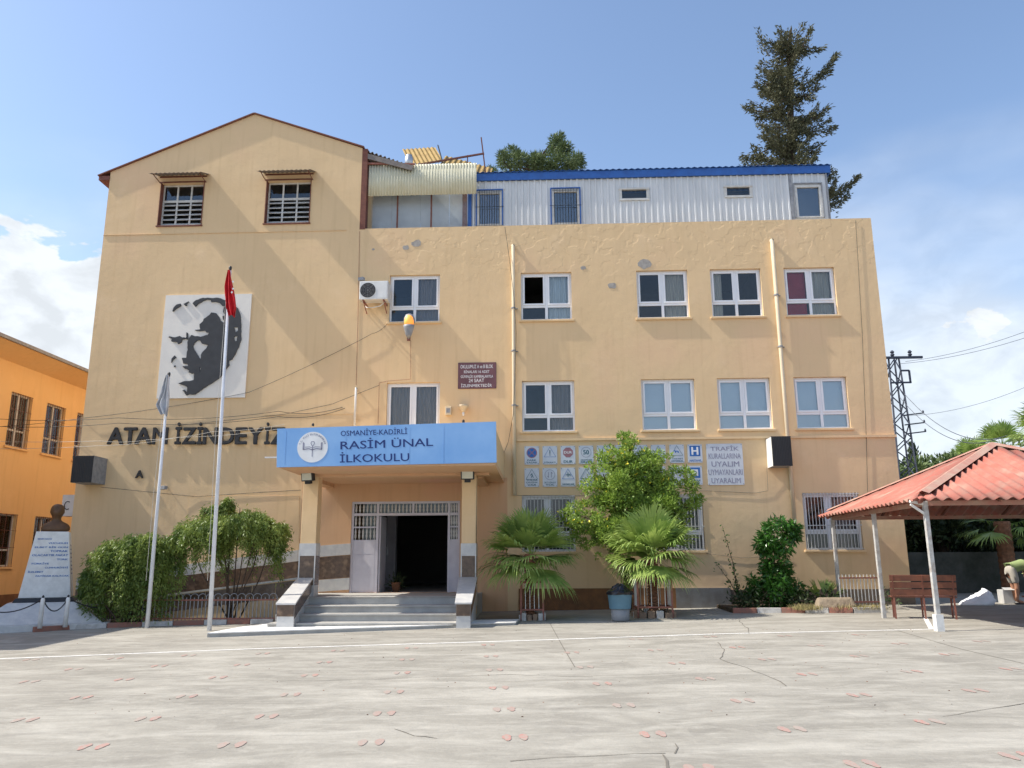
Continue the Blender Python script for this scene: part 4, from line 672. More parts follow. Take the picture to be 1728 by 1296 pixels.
def portrait():
    t = thing('relief_portrait', 'white board on the left wing with raised black relief of a face', 'relief', P(345, 585))
    q = [P(281, 499), P(426, 496), P(414, 671), P(265, 673)]; m = MB(); a, b, c, d = RC(273.5, 498, 420, 672); m.box(a, b, -.05, -.001, c, d); m.build('board', M['relief'], t)
    main = [(610,300),(655,310),(690,345),(705,385),(735,405),(748,395),(728,375),(722,340),(745,330),(728,290),(735,255),(745,235),(720,225),(690,200),(650,192),(605,188),(600,172),(560,165),(520,180),(470,210),(440,240),(410,205),(450,175),(520,148),(600,150),(680,150),(760,175),(830,215),(880,255),(910,320),(915,420),(918,590),(890,660),(855,735),(825,790),(790,800),(792,850),(755,900),(700,975),(620,1030),(550,1075),(510,1100),(440,1150),(385,1148),(350,1163),(308,1110),(330,1105),(355,1130),(357,1075),(300,1048),(265,1035),(320,1015),(380,1012),(425,1003),(428,935),(400,935),(370,920),(378,903),(330,885),(305,862),(365,860),(362,835),(320,830),(300,775),(347,768),(360,690),(365,610),(372,575),(400,535),(440,545),(500,550),(575,530),(580,515),(540,490),(480,495),(435,485),(490,475),(485,420),(520,390),(530,365),(570,345)]
    holes = [[(415,650),(430,620),(460,590),(490,590),(515,625),(575,635),(555,675),(525,700),(500,740),(498,785),(470,750),(440,700)], [(845,455),(880,450),(885,485),(860,515)], [(845,545),(880,550),(870,595),(850,600)], [(485,870),(500,880),(492,930)]]
    oth = [[(205,290),(215,250),(250,218),(290,212),(295,225),(255,255),(215,285)], [(318,212),(375,185),(350,215),(355,232),(335,230)], [(158,560),(175,543),(215,560),(280,545),(300,560),(330,560),(330,575),(305,580),(300,610),(265,628),(255,610),(200,600),(190,590),(205,580)], [(350,510),(362,510),(368,560),(360,578),(335,575),(348,555)], [(195,820),(195,780),(230,745),(240,765),(210,790)], [(228+10*math.cos(t), 858+10*math.sin(t)) for t in np.linspace(0, 5.5, 8)]]
    cu = bpy.data.curves.new('r', 'CURVE'); cu.dimensions = '2D'; cu.fill_mode = 'BOTH'; cu.extrude = .02
    for pl in [main]+holes+oth:
        pts = []
        for (x0, y0), (x1, y1) in zip(pl, pl[1:]+pl[:1]):
            n = max(1, int(math.hypot(x1-x0, y1-y0)/22))
            pts += [(x0+(x1-x0)*i/n+rng.normal()*2.2, y0+(y1-y0)*i/n+rng.normal()*2.2) for i in range(n)]
        sp = cu.splines.new('POLY'); sp.points.add(len(pts)-1); sp.use_cyclic_u = True
        for i, (x, y) in enumerate(pts): w = P(260+x/6.172, 480+y/6.172); sp.points[i].co = (w[0], w[2], 0, 1)
    ob = bpy.data.objects.new('r', cu); COL.objects.link(ob); bpy.context.view_layer.update(); me = bpy.data.meshes.new_from_object(ob); bpy.data.objects.remove(ob)
    v = np.empty(len(me.vertices)*3); me.vertices.foreach_get('co', v); v = v.reshape(-1, 3); k = np.stack([v[:, 0], -.0705-v[:, 2], v[:, 1]], 1); c = (k.min(0)+k.max(0))/2; me.vertices.foreach_set('co', (k-c).ravel()); me.update()
    link('raised_face', me, M['reliefd'], t, c)
portrait()
def plate(nm, label, cat, rc, Y, mt, group=None, th=.025, r=.02):
    a, b, c, d = rc; t = thing(nm, label, cat, ((a+b)/2, Y, c), group)
    pts = [(x+sx*r*(math.cos(an)-1), z+sz*r*(math.sin(an)-1)) for x, z, sx, sz, f in ((b, d, 1, 1, 0), (a, d, -1, 1, 1), (a, c, -1, -1, 0), (b, c, 1, -1, 1)) for an in (np.linspace(0, math.pi/2, 4) if not f else np.linspace(math.pi/2, 0, 4))]
    m = MB(); m.prism(pts, Y-th, Y); m.build('plate', M[mt], t)
    m = MB()
    for x in (a+.025, b-.025):
        for z in (c+.025, d-.025): m.box(x-.008, x+.008, Y-th-.006, Y-th-.0005, z-.008, z+.008)
    for x in (a+.025,): pass
    o = m.build('fixing_screw', M['darkmetal'], t); o['kind'] = 'stuff'; return t
def ring(t, cx, cz, R, w, Y, mt, n=28):
    m = MB(); A = np.linspace(0, 2*math.pi, n+1)[:-1]; v = [(cx+R*math.cos(a), Y, cz+R*math.sin(a)) for a in A]+[(cx+(R-w)*math.cos(a), Y, cz+(R-w)*math.sin(a)) for a in A]
    v += [(x, Y-.002, z) for x, y, z in v]; f = [(2*n+i, 2*n+(i+1) % n, 3*n+(i+1) % n, 3*n+i) for i in range(n)]+[(i, (i+1) % n, 2*n+(i+1) % n, 2*n+i) for i in range(n)]; m.add(v, f); m.build('symbol_ring', M[mt], t)
def disc(t, cx, cz, R, Y, mt, n=24, rot=0): m = MB(); m.prism([(cx+R*math.cos(a+rot), cz+R*math.sin(a+rot)) for a in np.linspace(0, 2*math.pi, n+1)[:-1]], Y-.002, Y); m.build('symbol_disc', M[mt], t)
def lines(t, segs, w, Y, mt, nm='symbol_mark'):
    m = MB(); [m.beam((a[0], Y-.002-.0004*i, a[1]), (b[0], Y-.002-.0004*i, b[1]), w, .002, up=(0, 1, 0)) for i, (a, b) in enumerate(segs)]; m.build(nm, M[mt], t)
def tri(t, cx, cz, R, Y, mt, w=.014):
    p = [(cx+R*math.cos(a), cz+R*math.sin(a)) for a in (math.pi/2, math.pi*7/6, math.pi*11/6)]; p = [(cx, cz+R*.95), (cx-R*.98, cz-R*.72), (cx+R*.98, cz-R*.72)]; lines(t, [(p[0], p[1]), (p[1], p[2]), (p[2], p[0])], w, Y, mt, 'warning_triangle')
def traffic_signs():
    colx = [897.5, 928, 958.5, 989, 1019.5, 1050, 1080.5, 1111, 1142, 1172.5]; G_ = 'traffic sign plates on the right half of the facade'
    spec = [[('PARK YASAK plate with crossed blue disc, first of upper row', 'park', ['PARK', 'YASAK']), ('DİKKAT plate with exclamation mark triangle in the upper row', 'excl', ['DİKKAT!']), ('DUR plate with maroon octagon in the upper row', 'dur', ['DUR']), ('speed limit 50 plate in the upper row at the tree edge', 'fifty', ['AZAMİ HIZ', 'SINIRI']),
             ('plate of the upper row behind the tree, just right of the 50 plate', 'tri', []), ('plate of the upper row hidden in the middle of the tree crown', 'ring', []), ('plate of the upper row at the right side of the tree top', 'tri', ['VİRAJ']), ('children warning triangle plate two left of the H plate', 'kids', ['OKUL', 'GEÇİDİ']), ('animal warning triangle plate left of the H plate', 'cow', ['VAHŞİ', 'HAYVANLAR']), ('HASTANE plate with big blue H, last of the upper row', 'H', ['HASTANE'])],
            [('roadworks warning triangle plate, first of the lower row', 'work', ['YOLDA', 'ÇALIŞMA', 'VAR']), ('İKİ YÖNLÜ YOL plate with two arrows in a ring, lower row', 'arrows', ['İKİ YÖNLÜ', 'YOL']), ('HAVAALANI plate with aeroplane triangle in the lower row', 'plane', ['HAVAALANI']), ('lower row plate half covered by the tree, right of HAVAALANI', 'tri', ['BİSİKLET', 'GEÇEBİLİR']),
             ('lower row plate behind the left part of the tree crown', 'ring', []), ('lower row plate behind the dense centre of the tree', 'tri', []), ('lower row plate glimpsed through the right of the tree crown', 'ring', []), ('lower row plate behind leaves, two left of the D plate', 'tri', []), ('round symbol plate left of the blue D plate, lower row', 'ring', ['YOL']), ('blue D plate, last of the lower row', 'D', ['DURAK', 'YERİ'])]]
    for r in range(2):
        for i, x in enumerate(colx):
            dy = -3.2*i/9; ya, yb = (753.2+dy, 784.2+dy) if r == 0 else (790.3+dy-.8*i/9, 822.0+dy-.5*i/9); lab, kind, words = spec[r][i]
            a, b, c, d = RC(x-12.3, ya, x+12.3, yb); t = plate('traffic_sign', 'white '+lab, 'sign', (a, b, c, d), -.001, 'plate', G_); Y = -.0262; H = d-c; Wd = b-a; cx = (a+b)/2
            n = len(words); hh = .115*H if n < 2 else .095*H; cz = d-.36*H; R = .30*Wd*1.05
            if kind == 'dur': hh = .15*H
            for k, wd in enumerate(words):
                z = c+.06*H+(n-1-k)*hh*1.35; ww = Wd*(.78 if len(wd) > 4 else .62); text('lettering', wd, cx-ww/2, cx+ww/2, z, z+hh, Y, M['tealp' if kind != 'H' else 'pblue'], t, .002, .03)
            if kind == 'park': disc(t, cx, cz, R*1.15, Y, 'pred'); disc(t, cx, cz, R*.95, Y-.0022, 'pblue'); q = R*.6; lines(t, [((cx-q, cz-q), (cx+q, cz+q)), ((cx-q, cz+q), (cx+q, cz-q))], .022, Y-.0046, 'pred')
            elif kind == 'dur': disc(t, cx, cz, R*1.15, Y, 'pred', 8, math.pi/8); text('lettering', 'DUR', cx-R*.85, cx+R*.85, cz-.035, cz+.035, Y-.0022, M['white'], t, .002, .03)
            elif kind in ('H', 'D'):
                q = R*1.15; m = MB(); m.box(cx-q, cx+q, Y-.002, Y, cz-q, cz+q); m.build('symbol_square', M['pblue'], t)
                if kind == 'D': q2 = q*.62; m = MB(); m.box(cx-q2, cx+q2, Y-.0042, Y-.0021, cz-q2, cz+q2); m.build('symbol_square', M['white'], t)
                s_ = q*.66 if kind == 'H' else q*.36; text('lettering', kind, cx-s_, cx+s_, cz-s_*1.15, cz+s_*1.15, Y-.0044, M['white' if kind == 'H' else 'tealp'], t, .002, .05)
            elif kind in ('fifty', 'arrows', 'ring'):
                ring(t, cx, cz, R*1.12, .012, Y, 'pgrey')
                if kind == 'fifty': text('lettering', '50', cx-R*.65, cx+R*.65, cz-R*.5, cz+R*.5, Y, M['tealp'], t, .002, .04)
                if kind == 'arrows': q = R*.6; lines(t, [((cx-R*.3, cz+q), (cx-R*.3, cz-q)), ((cx+R*.3, cz-q), (cx+R*.3, cz+q)), ((cx-R*.55, cz-q*.4), (cx-R*.3, cz-q)), ((cx+R*.55, cz+q*.4), (cx+R*.3, cz+q))], .016, Y, 'pgrey')
            else:
                tri(t, cx, cz, R*1.3, Y, 'pblue' if kind in ('excl', 'plane') else 'tealp', .009); q = R
                if kind == 'excl': lines(t, [((cx, cz+q*.55), (cx, cz-q*.25)), ((cx, cz-q*.42), (cx, cz-q*.62))], .024, Y, 'tealp')
                if kind == 'plane': lines(t, [((cx-q*.5, cz-.01), (cx+q*.5, cz-.01)), ((cx, cz+q*.4), (cx, cz-q*.5)), ((cx+q*.45, cz+.02), (cx+q*.45, cz-.04))], .022, Y, 'tealp')
                if kind == 'cow': lines(t, [((cx-q*.4, cz), (cx+q*.35, cz)), ((cx-q*.3, cz), (cx-q*.3, cz-q*.4)), ((cx+q*.3, cz), (cx+q*.3, cz-q*.4)), ((cx-q*.4, cz), (cx-q*.6, cz+q*.2))], .026, Y, 'pblue')
                if kind in ('work', 'kids'): lines(t, [((cx, cz+q*.4), (cx+q*.1, cz-.01)), ((cx+q*.1, cz-.01), (cx-q*.15, cz-q*.6)), ((cx+q*.1, cz-.01), (cx+q*.35, cz-q*.6)), ((cx, cz+q*.2), (cx-q*.35, cz-q*.1))], .018, Y, 'tealp')
    rc = RC(1193, 749, 1254, 818.5); t = plate('text_sign', 'large white plate with five lines TRAFİK KURALLARINA UYALIM UYMAYANLARI UYARALIM', 'sign', rc, -.001, 'plate'); Y = -.0262
    for (s, x0, x1, y0, y1) in (('TRAFİK', 1198.5, 1246.5, 751.5, 760.5), ('KURALLARINA', 1195.5, 1250, 765, 774), ('UYALIM', 1200.5, 1247.5, 778.5, 787.5), ('UYMAYANLARI', 1195.5, 1253, 792, 801.5), ('UYARALIM', 1200.5, 1250, 806.5, 815.5)):
        a, b, c, d = RC(x0, y0, x1, y1, Y); text('lettering', s, a, b, c, d, Y, M['pgrey'], t, .002, .02)
    rc = RC(773, 612, 837.5, 656); t = plate('camera_notice', 'maroon notice plaque with white text between the left windows and the drainpipe', 'sign', rc, -.001, 'maroon')
    for (s, x0, x1, y0, y1) in (('OKULUMUZ A ve B BLOK', 777, 832, 615.5, 621.5), ('BİNALARI 16 ADET', 783, 826, 623.5, 629.5), ('GÜVENLİK KAMERALARIYLA', 777.5, 832, 631.5, 637.5), ('24 SAAT', 791, 817, 639, 645), ('İZLENMEKTEDİR', 778, 830, 646.5, 653)):
        a, b, c, d = RC(x0, y0, x1, y1, Y); text('lettering', s, a, b, c, d, Y, M['white'], t, .002, .01)
traffic_signs()
def ac_unit():
    a, b, c, d = RC(607, 475, 655, 506, -.5); y0, y1 = -.55, -.18
    t = thing('air_conditioner', 'white air conditioner outdoor unit on brackets beside the upper left window', 'air conditioner', ((a+b)/2, -.35, c)); m = MB(); m.box(a, b, y0, y1, c, d); m.build('casing', M['acw'], t, bevel=.015)
    cx, cz, R = a+(b-a)*.30, (c+d)/2, (d-c)*.40
    m = MB(); m.prism([(cx+R*math.cos(q), cz+R*math.sin(q)) for q in np.linspace(0, 2*math.pi, 29)[:-1]], y0-.006, y0-.0005); m.build('fan_opening', M['darkmetal'], t)
    m = MB(); [m.tube([(cx+R*k*math.cos(q), y0-.012, cz+R*k*math.sin(q)) for q in np.linspace(0, 2*math.pi, 25)], .0025, 4) for k in (.35, .6, .8, 1)]; [m.tube([(cx, y0-.012, cz), (cx+R*math.cos(q), y0-.012, cz+R*math.sin(q))], .0025, 4) for q in np.linspace(0, 2*math.pi, 9)[:-1]]; m.build('fan_grille', M['greym'], t)
    m = MB()
    for k in range(4): q = k*math.pi/2+.4; m.obox((cx+R*.45*math.cos(q), y0-.009, cz+R*.45*math.sin(q)), (R*.38*math.cos(q), 0, R*.38*math.sin(q)), (-R*.16*math.sin(q), 0, R*.16*math.cos(q)), (0, .001, 0))
    m.build('fan_blade', M['darkmetal'], t)
    m = MB(); m.box(a+(b-a)*.63, b-.03, y0-.005, y0-.0005, c+.05, d-.05); m.build('side_panel', M['acw'], t)
    for x in (a+.12, b-.12): m = MB(); m.beam((x, -.56, c-.02), (x, 0, c-.02), .035, .03); m.beam((x, -.5, c-.04), (x, -.001, c-.26), .025, .02); m.build('bracket', M['rustred'], t)
    m = MB(); m.tube([(b-.1, -.4, c-.03), (b-.25, -.35, c-.14), (cx+.1, -.3, c-.17), (cx-.1, -.1, c-.1), (cx-.18, -.01, c-.05)], .014); m.build('hose', M['pipew'], t)
ac_unit()
def cage(nm, label, rc, Y, dep, side):
    a, b, c, d = rc; t = thing(nm, label, 'cage', ((a+b)/2, Y, c)); m = MB(); m.box(a, b, Y, Y+.012, c, d); m.build('front_mesh', M['darkmetal'], t)
    m = MB(); m.box(a, a+.012, Y+.013, 0, c, d); m.build('side_sheet', M[side], t); m = MB(); m.box(b-.012, b, Y+.013, 0, c, d); m.build('side_sheet', M[side], t); m = MB(); m.box(a, b, Y+.013, 0, d-.012, d); m.box(a+.013, b-.013, Y+.013, 0, c, c+.012); m.build('top_sheet', M['greym'], t)
    m = MB(); m.box(a, b, Y-.012, Y-.0005, c, c+.012); x = a+.02; 
    m = MB(); m.box(x, x+.008, Y-.010, Y-.001, c+.01, d-.01); o = m.build('bar', M['darkmetal'], t); n = 12
    for i in range(1, n): dup(o, ((b-a-.05)*i/(n-1), 0, 0))
    return t
cage('equipment_cage', 'black box cage at the bottom left corner of the left wing', RC(121, 769, 156, 814, -.72), -.72, .7, 'greym')
cage('equipment_cage', 'black box cage beside the right drainpipe under the right windows', RC(1303, 736, 1336, 786, -.55), -.55, .55, 'acw')
def facade_bits():
    # amber lamp on a wall arm
    c = P(690, 562, -.01); h = P(690, 550, -.6); t = thing('street_lamp', 'lit amber wall lamp on a bent arm under the upper left window', 'lamp', c)
    m = MB(); m.tube([(c[0], -.01, c[2]-.18), (c[0], -.08, c[2]-.05), (c[0]+.0, -.2, c[2]+.1), (h[0], -.45, h[2]-.18)], .028, 8); m.build('arm', M['greym'], t, True)
    m = MB(); m.lathe([(.05, -.34), (.09, -.26), (.15, -.05), (.16, .02)], h, 16, 1, .8); m.build('housing', M['greym'], t, True)
    m = MB(); m.lathe([(.10, .021), (.135, .06), (.14, .15), (.12, .25), (.07, .31), (.03, .33)], h, 16, 1, .8); m.build('bulb_glass', M['lit'], t, True)
    m = MB(); m.lathe([(.13, .08), (.165, .13), (.16, .24), (.11, .35), (.04, .375), (.0, .377)], h+np.array([0, .05, 0]), 16, 1, .75); m.build('hood', M['greym'], t, True)
    m = MB(); m.box(c[0]-.05, c[0]+.05, -.012, -.001, c[2]-.24, c[2]-.12); m.build('wall_plate', M['rustred'], t)
    # floodlights under the canopy
    for lab, q, w, tilt, yaw in (('black floodlight at the top of the left porch pillar, turned left', (520, 804), .17, -.2, -.35), ('black floodlight at the top of the right porch pillar, facing forward', (789, 801), .165, -.25, 0)):
        p = P(*q, -2.85); t = thing('floodlight', lab, 'lamp', p, 'floodlights on the porch pillars'); R_ = Matrix.Rotation(yaw, 3, 'Z') @ Matrix.Rotation(-tilt, 3, 'X'); U, V, Wv = [np.array(R_ @ Vector(k)) for k in ((1, 0, 0), (0, 1, 0), (0, 0, 1))]
        m = MB(); m.obox(p, U*w, V*.06, Wv*.115); m.build('housing', M['darkmetal'], t, bevel=.012); m = MB(); m.obox(p-V*.063, U*(w-.03), V*.003, Wv*.085); m.build('lens', M['lens'], t)
        m = MB(); m.obox(p-Wv*.15+V*.0, U*w*.45, V*.05, Wv*.034); m.obox(p-Wv*.15-V*.053, U*.03, V*.003, Wv*.015); m.build('sensor', M['darkmetal'], t); m = MB(); m.beam(p+V*.06, p+np.array([0, .24, .1]), .03, .03); m.build('bracket', M['darkmetal'], t)
    # junction box, dome lamp, small camera
    a, b, c_, d = RC(752, 687, 762, 701); t = thing('junction_box', 'small grey box on the wall above the sign', 'box', (a, 0, c_)); m = MB(); m.box(a, b, -.1, -.001, c_, d); m.build('casing', M['pipe'], t, bevel=.008); m = MB(); m.box(a+.03, b-.03, -.106, -.1005, c_+.06, d-.05); m.build('cover', M['greym'], t)
    p = P(783, 690); t = thing('wall_lamp', 'cream cone shaped wall lamp above the right end of the sign', 'lamp', p); m = MB(); m.lathe([(.02, -.14), (.05, -.10), (.13, .02), (.16, .07), (.13, .075)], p+np.array([0, -.17, 0]), 14); m.build('shade', M['pipe'], t, True); m = MB(); m.lathe([(.03, -.08), (.035, 0), (.02, .03)], p+np.array([.0, -.17, -.15]), 8); m.build('bulb', M['white'], t, True); m = MB(); m.tube([p+np.array([.0, -.17, -.02]), p+np.array([0, -.001, .02])], .02); m.build('arm', M['pipe'], t)
    for (px, py, s, lab) in ((276, 823, .10, 'small security camera low on the left wing near the flagpole'), (610, 471, .09, 'small dark camera above the white air conditioner')):
        p = P(px, py, -.2); t = thing('security_camera', lab, 'camera', p); m = MB(); m.obox(p, (s*.9, -.03, .0), (.02, .05, 0), (0, 0, .05)); m.build('housing', M['greym'], t, bevel=.01); m = MB(); m.tube([p+np.array([0, .04, .0]), p+np.array([0, .199, .05])], .015); m.build('bracket', M['greym'], t)
    # pipes
    def pipe(lab, pts, r, mt, clips, nm='drainpipe'):
        q = [P(x, y, -.09) for x, y in pts]; xm = sum(p[0] for p in q)/len(q); q = [np.array([xm, -.09, p[2]]) for p in q]; t = thing(nm, lab, 'pipe', (xm, 0, q[-1][2])); m = MB(); m.tube([q[0]+np.array([0, .085, .03]), q[0]+np.array([0, 0, .03])]+q, r, 10); m.build('tube', M[mt], t, True)
        for cy in clips: z = P(pts[0][0], cy, -.09)[2]; m = MB(); m.lathe([(r*1.35, -.02), (r*1.35, .02)], (xm, -.09, z), 10); m.box(xm+.0, xm+r*2.4, -.04, -.001, z-.012, z+.012); m.build('clip', M['greym' if mt == 'pipe' else mt], t)
    pipe('cream drainpipe running down between the left and middle windows', [(866, 416), (867, 640), (868, 836)], .052, 'pipe', (520, 592, 684)); pipe('cream drainpipe passing the right hand equipment cage', [(1303, 407), (1322, 640), (1340, 880)], .055, 'pipe', (498, 585))
    pipe('thin white pipe ending above the left part of the sign', [(601, 657), (598, 722)], .032, 'pipew', ())
    # cables
    def cab(nm, lab, pts, r, mt, dep=-.03, sag=0, n=14):
        Q = [np.array(p, float) for p in pts]; out = []
        for a, b in zip(Q[:-1], Q[1:]): out += [a+(b-a)*i/n-np.array([0, 0, sag*4*(i/n)*(1-i/n)]) for i in range(n)]
        out.append(Q[-1]); m = MB(); m.tube(out, r*.62, 4); o = m.build(nm, M[mt]); tag(o, lab, 'cable')
    cab('cable', 'thin black cable rising across the left wing to the air conditioner window', [XP(-60, 722, -17.8), P(145, 705, -.05), P(420, 662, -.05), P(628, 563, -.05), P(655, 545, -.03)], .010, 'cable', sag=.06)
    cab('cable', 'thin cable rising from the left wing to the small white window', [P(300, 718, -.05), P(480, 699, -.05), P(560, 682, -.05), P(640, 650, -.05)], .010, 'cable')
    cab('cable', 'overhead cable crossing just above the raised black letters', [XP(-80, 700, -17.8), P(200, 705, -.4), P(470, 694, -.2), P(578, 687, -.02)], .012, 'cable', sag=.12)
    cab('cable', 'overhead cable crossing at the tops of the raised black letters', [XP(-80, 714, -17.8), P(200, 714, -.4), P(470, 703, -.2), P(582, 689, -.02)], .012, 'cable', sag=.12)
    cab('cable', 'pale overhead cable crossing the middle of the black letters', [XP(-80, 742, -17.8), P(170, 744, -.6), P(250, 742, -.5), P(360, 728, -.4), P(480, 716, -.3)], .008, 'cablew', sag=.05)
    cab('cable', 'pale overhead cable crossing the lower edge of the letters', [XP(-80, 756, -17.8), P(170, 752, -.7), P(300, 738, -.5), P(470, 724, -.4)], .008, 'cablew', sag=.05)
    cab('cable', 'long pale cable sagging from the cage past the small letter A', [P(170, 822, -.3), P(240, 829, -.1), P(330, 838, -.03), P(420, 832, -.03), P(508, 827, -.03)], .010, 'cable')
    cab('cable', 'black cable hanging beside the cream drainpipe to the sign', [P(852, 383, -.03), P(860, 440, -.15), P(867, 500, -.16), P(871, 560, -.16), P(869, 640, -.16), P(866, 700, -.16), P(858, 745, -.1), P(848, 770, -.03)], .010, 'cable')
    cab('cable', 'thin black cable down the left side of the right parapet end', [P(1444, 372, -.02), P(1455, 560, -.02), P(1462, 740, -.02), P(1464, 830, -.02)], .009, 'cable')
    cab('cable', 'dark cable running level under the traffic sign plates', [P(872, 836, -.02), P(985, 836, -.02), P(1190, 828, -.02), P(1276, 832, -.02), P(1296, 828, -.02), P(1294, 788, -.05)], .008, 'crackm')
    cab('cable', 'dark cable running level low on the wall right of the tree', [P(1192, 934, -.02), P(1250, 941, -.02), P(1330, 938, -.02)], .008, 'crackm')
    cab('cable', 'vertical dark cable below the amber wall lamp', [P(693, 575, -.01), P(693, 640, -.01), P(655, 643, -.01), P(640, 646, -.01), P(638, 715, -.01)], .008, 'rustred')
    cab('cable', 'vertical reddish cable at the edge of the left wing', [P(607, 390, -.01), P(604, 540, -.01), P(601, 650, -.01)], .009, 'rustred')
    # short grey bracket beside the sign
    p = P(447, 772, -.4); m = MB(); m.box(p[0], p[0]+.38, -.42, -.36, p[2]-.02, p[2]+.02); o = m.build('white_bar', M['pipew']); tag(o, 'short white bar sticking out left of the blue banner', 'bar')
facade_bits()
# ================================================================ YARD: flagpoles, monument, left garden
def flagpole(base, top, r, flag, lab, Y):
    b = P(*base, Y); b[2] = gz(b[0], Y)-.02; zt = P(*top, Y)[2]; t = thing('flagpole', lab, 'flagpole', b)
    xt = P(*top, Y)[0]; m = MB(); m.tube([b, (b+np.array([xt, Y, zt-.14]))/2, (xt, Y, zt-.12)], r*.9, 12, r*.55); m.build('pole', M['pole'], t, True); m = MB(); m.lathe([(.01, -.14), (.03, -.1), (.04, -.05), (.03, -.01), (.005, 0)], (xt, Y, zt), 10); m.build('finial', M['darkmetal'], t, True)
    m = MB(); m.tube([(b[0]-.10, Y-.05, b[2]+1.1), ((b[0]+xt)/2-.10, Y-.05, (zt+b[2])/2), (xt-.04, Y-.03, zt-.25)], .005, 4); m.build('halyard', M['cablew'], t); return t, np.array([xt, b[1], b[2]]), zt
Yp2 = Gp(353, 1064)[1]; t, b, zt = flagpole((353, 1064), (389, 449), .056, 'r', 'taller white flagpole with the hanging red flag', Yp2)
def hanging_flag(nm, lab, x, Y, z0_, z1_, prof, mt, side):
    # limp cloth: folds round the pole; prof gives left and right reach per height
    t = thing(nm, lab, 'flag', (x, Y, z0_)); nh, nw = 26, 36; V = []; F_ = []
    for j in range(nh+1):
        s = j/nh; z = z1_+(z0_-z1_)*s; lo = np.interp(s, [p[0] for p in prof], [p[1] for p in prof]); hi = np.interp(s, [p[0] for p in prof], [p[2] for p in prof])
        for i in range(nw+1):
            u = i/nw; w = (hi-lo)*.5; th = u*math.pi*3.2; V.append((x+lo+(hi-lo)*(.5-.5*math.cos(u*math.pi))+.012*math.sin(9*s+th), Y-.09+ (.03+.10*w)*math.sin(th*2+s*2.2)-.02*s, z-.03*math.sin(u*5+s*3)*s))
    F_ = [(j*(nw+1)+i, j*(nw+1)+i+1, (j+1)*(nw+1)+i+1, (j+1)*(nw+1)+i) for j in range(nh) for i in range(nw)]; m = MB(); m.add(V, F_); m.build('cloth', M[mt], t, True); return t
x = b[0]; z1_, z0_ = P(389, 458, Yp2)[2], P(395, 536, Yp2)[2]
tf = hanging_flag('flag', 'limp red flag hanging from the taller flagpole', x, Yp2, z0_, z1_, [(0, -.03, .03), (.35, -.06, .12), (.55, -.04, .18), (.8, .0, .26), (1, .10, .24)], 'flagr', 1)
for q in ((393, 475), (393, 487), (391, 493)): p = P(*q, Yp2-.2); m = MB(); m.prism([(p[0]+.03*math.cos(k)*(1 if i % 2 else .5), p[2]+.035*math.sin(k)*(1 if i % 2 else .5)) for i, k in enumerate(np.linspace(0, 6.283, 11)[:-1])], Yp2-.192, Yp2-.187); m.build('white_mark', M['white'], tf)
Yp1 = Gp(248, 1060)[1]; t, b, zt = flagpole((248, 1060), (285.5, 628), .054, 'g', 'shorter white flagpole with the furled grey flag, left of the other', Yp1)
x = b[0]; z1_, z0_ = P(285, 634, Yp1)[2], P(282, 702, Yp1)[2]
hanging_flag('flag', 'limp pale grey flag hanging from the shorter flagpole', x, Yp1, z0_, z1_, [(0, -.03, .03), (.4, -.10, .07), (.75, -.22, .11), (1, -.05, .10)], 'flagw', -1)
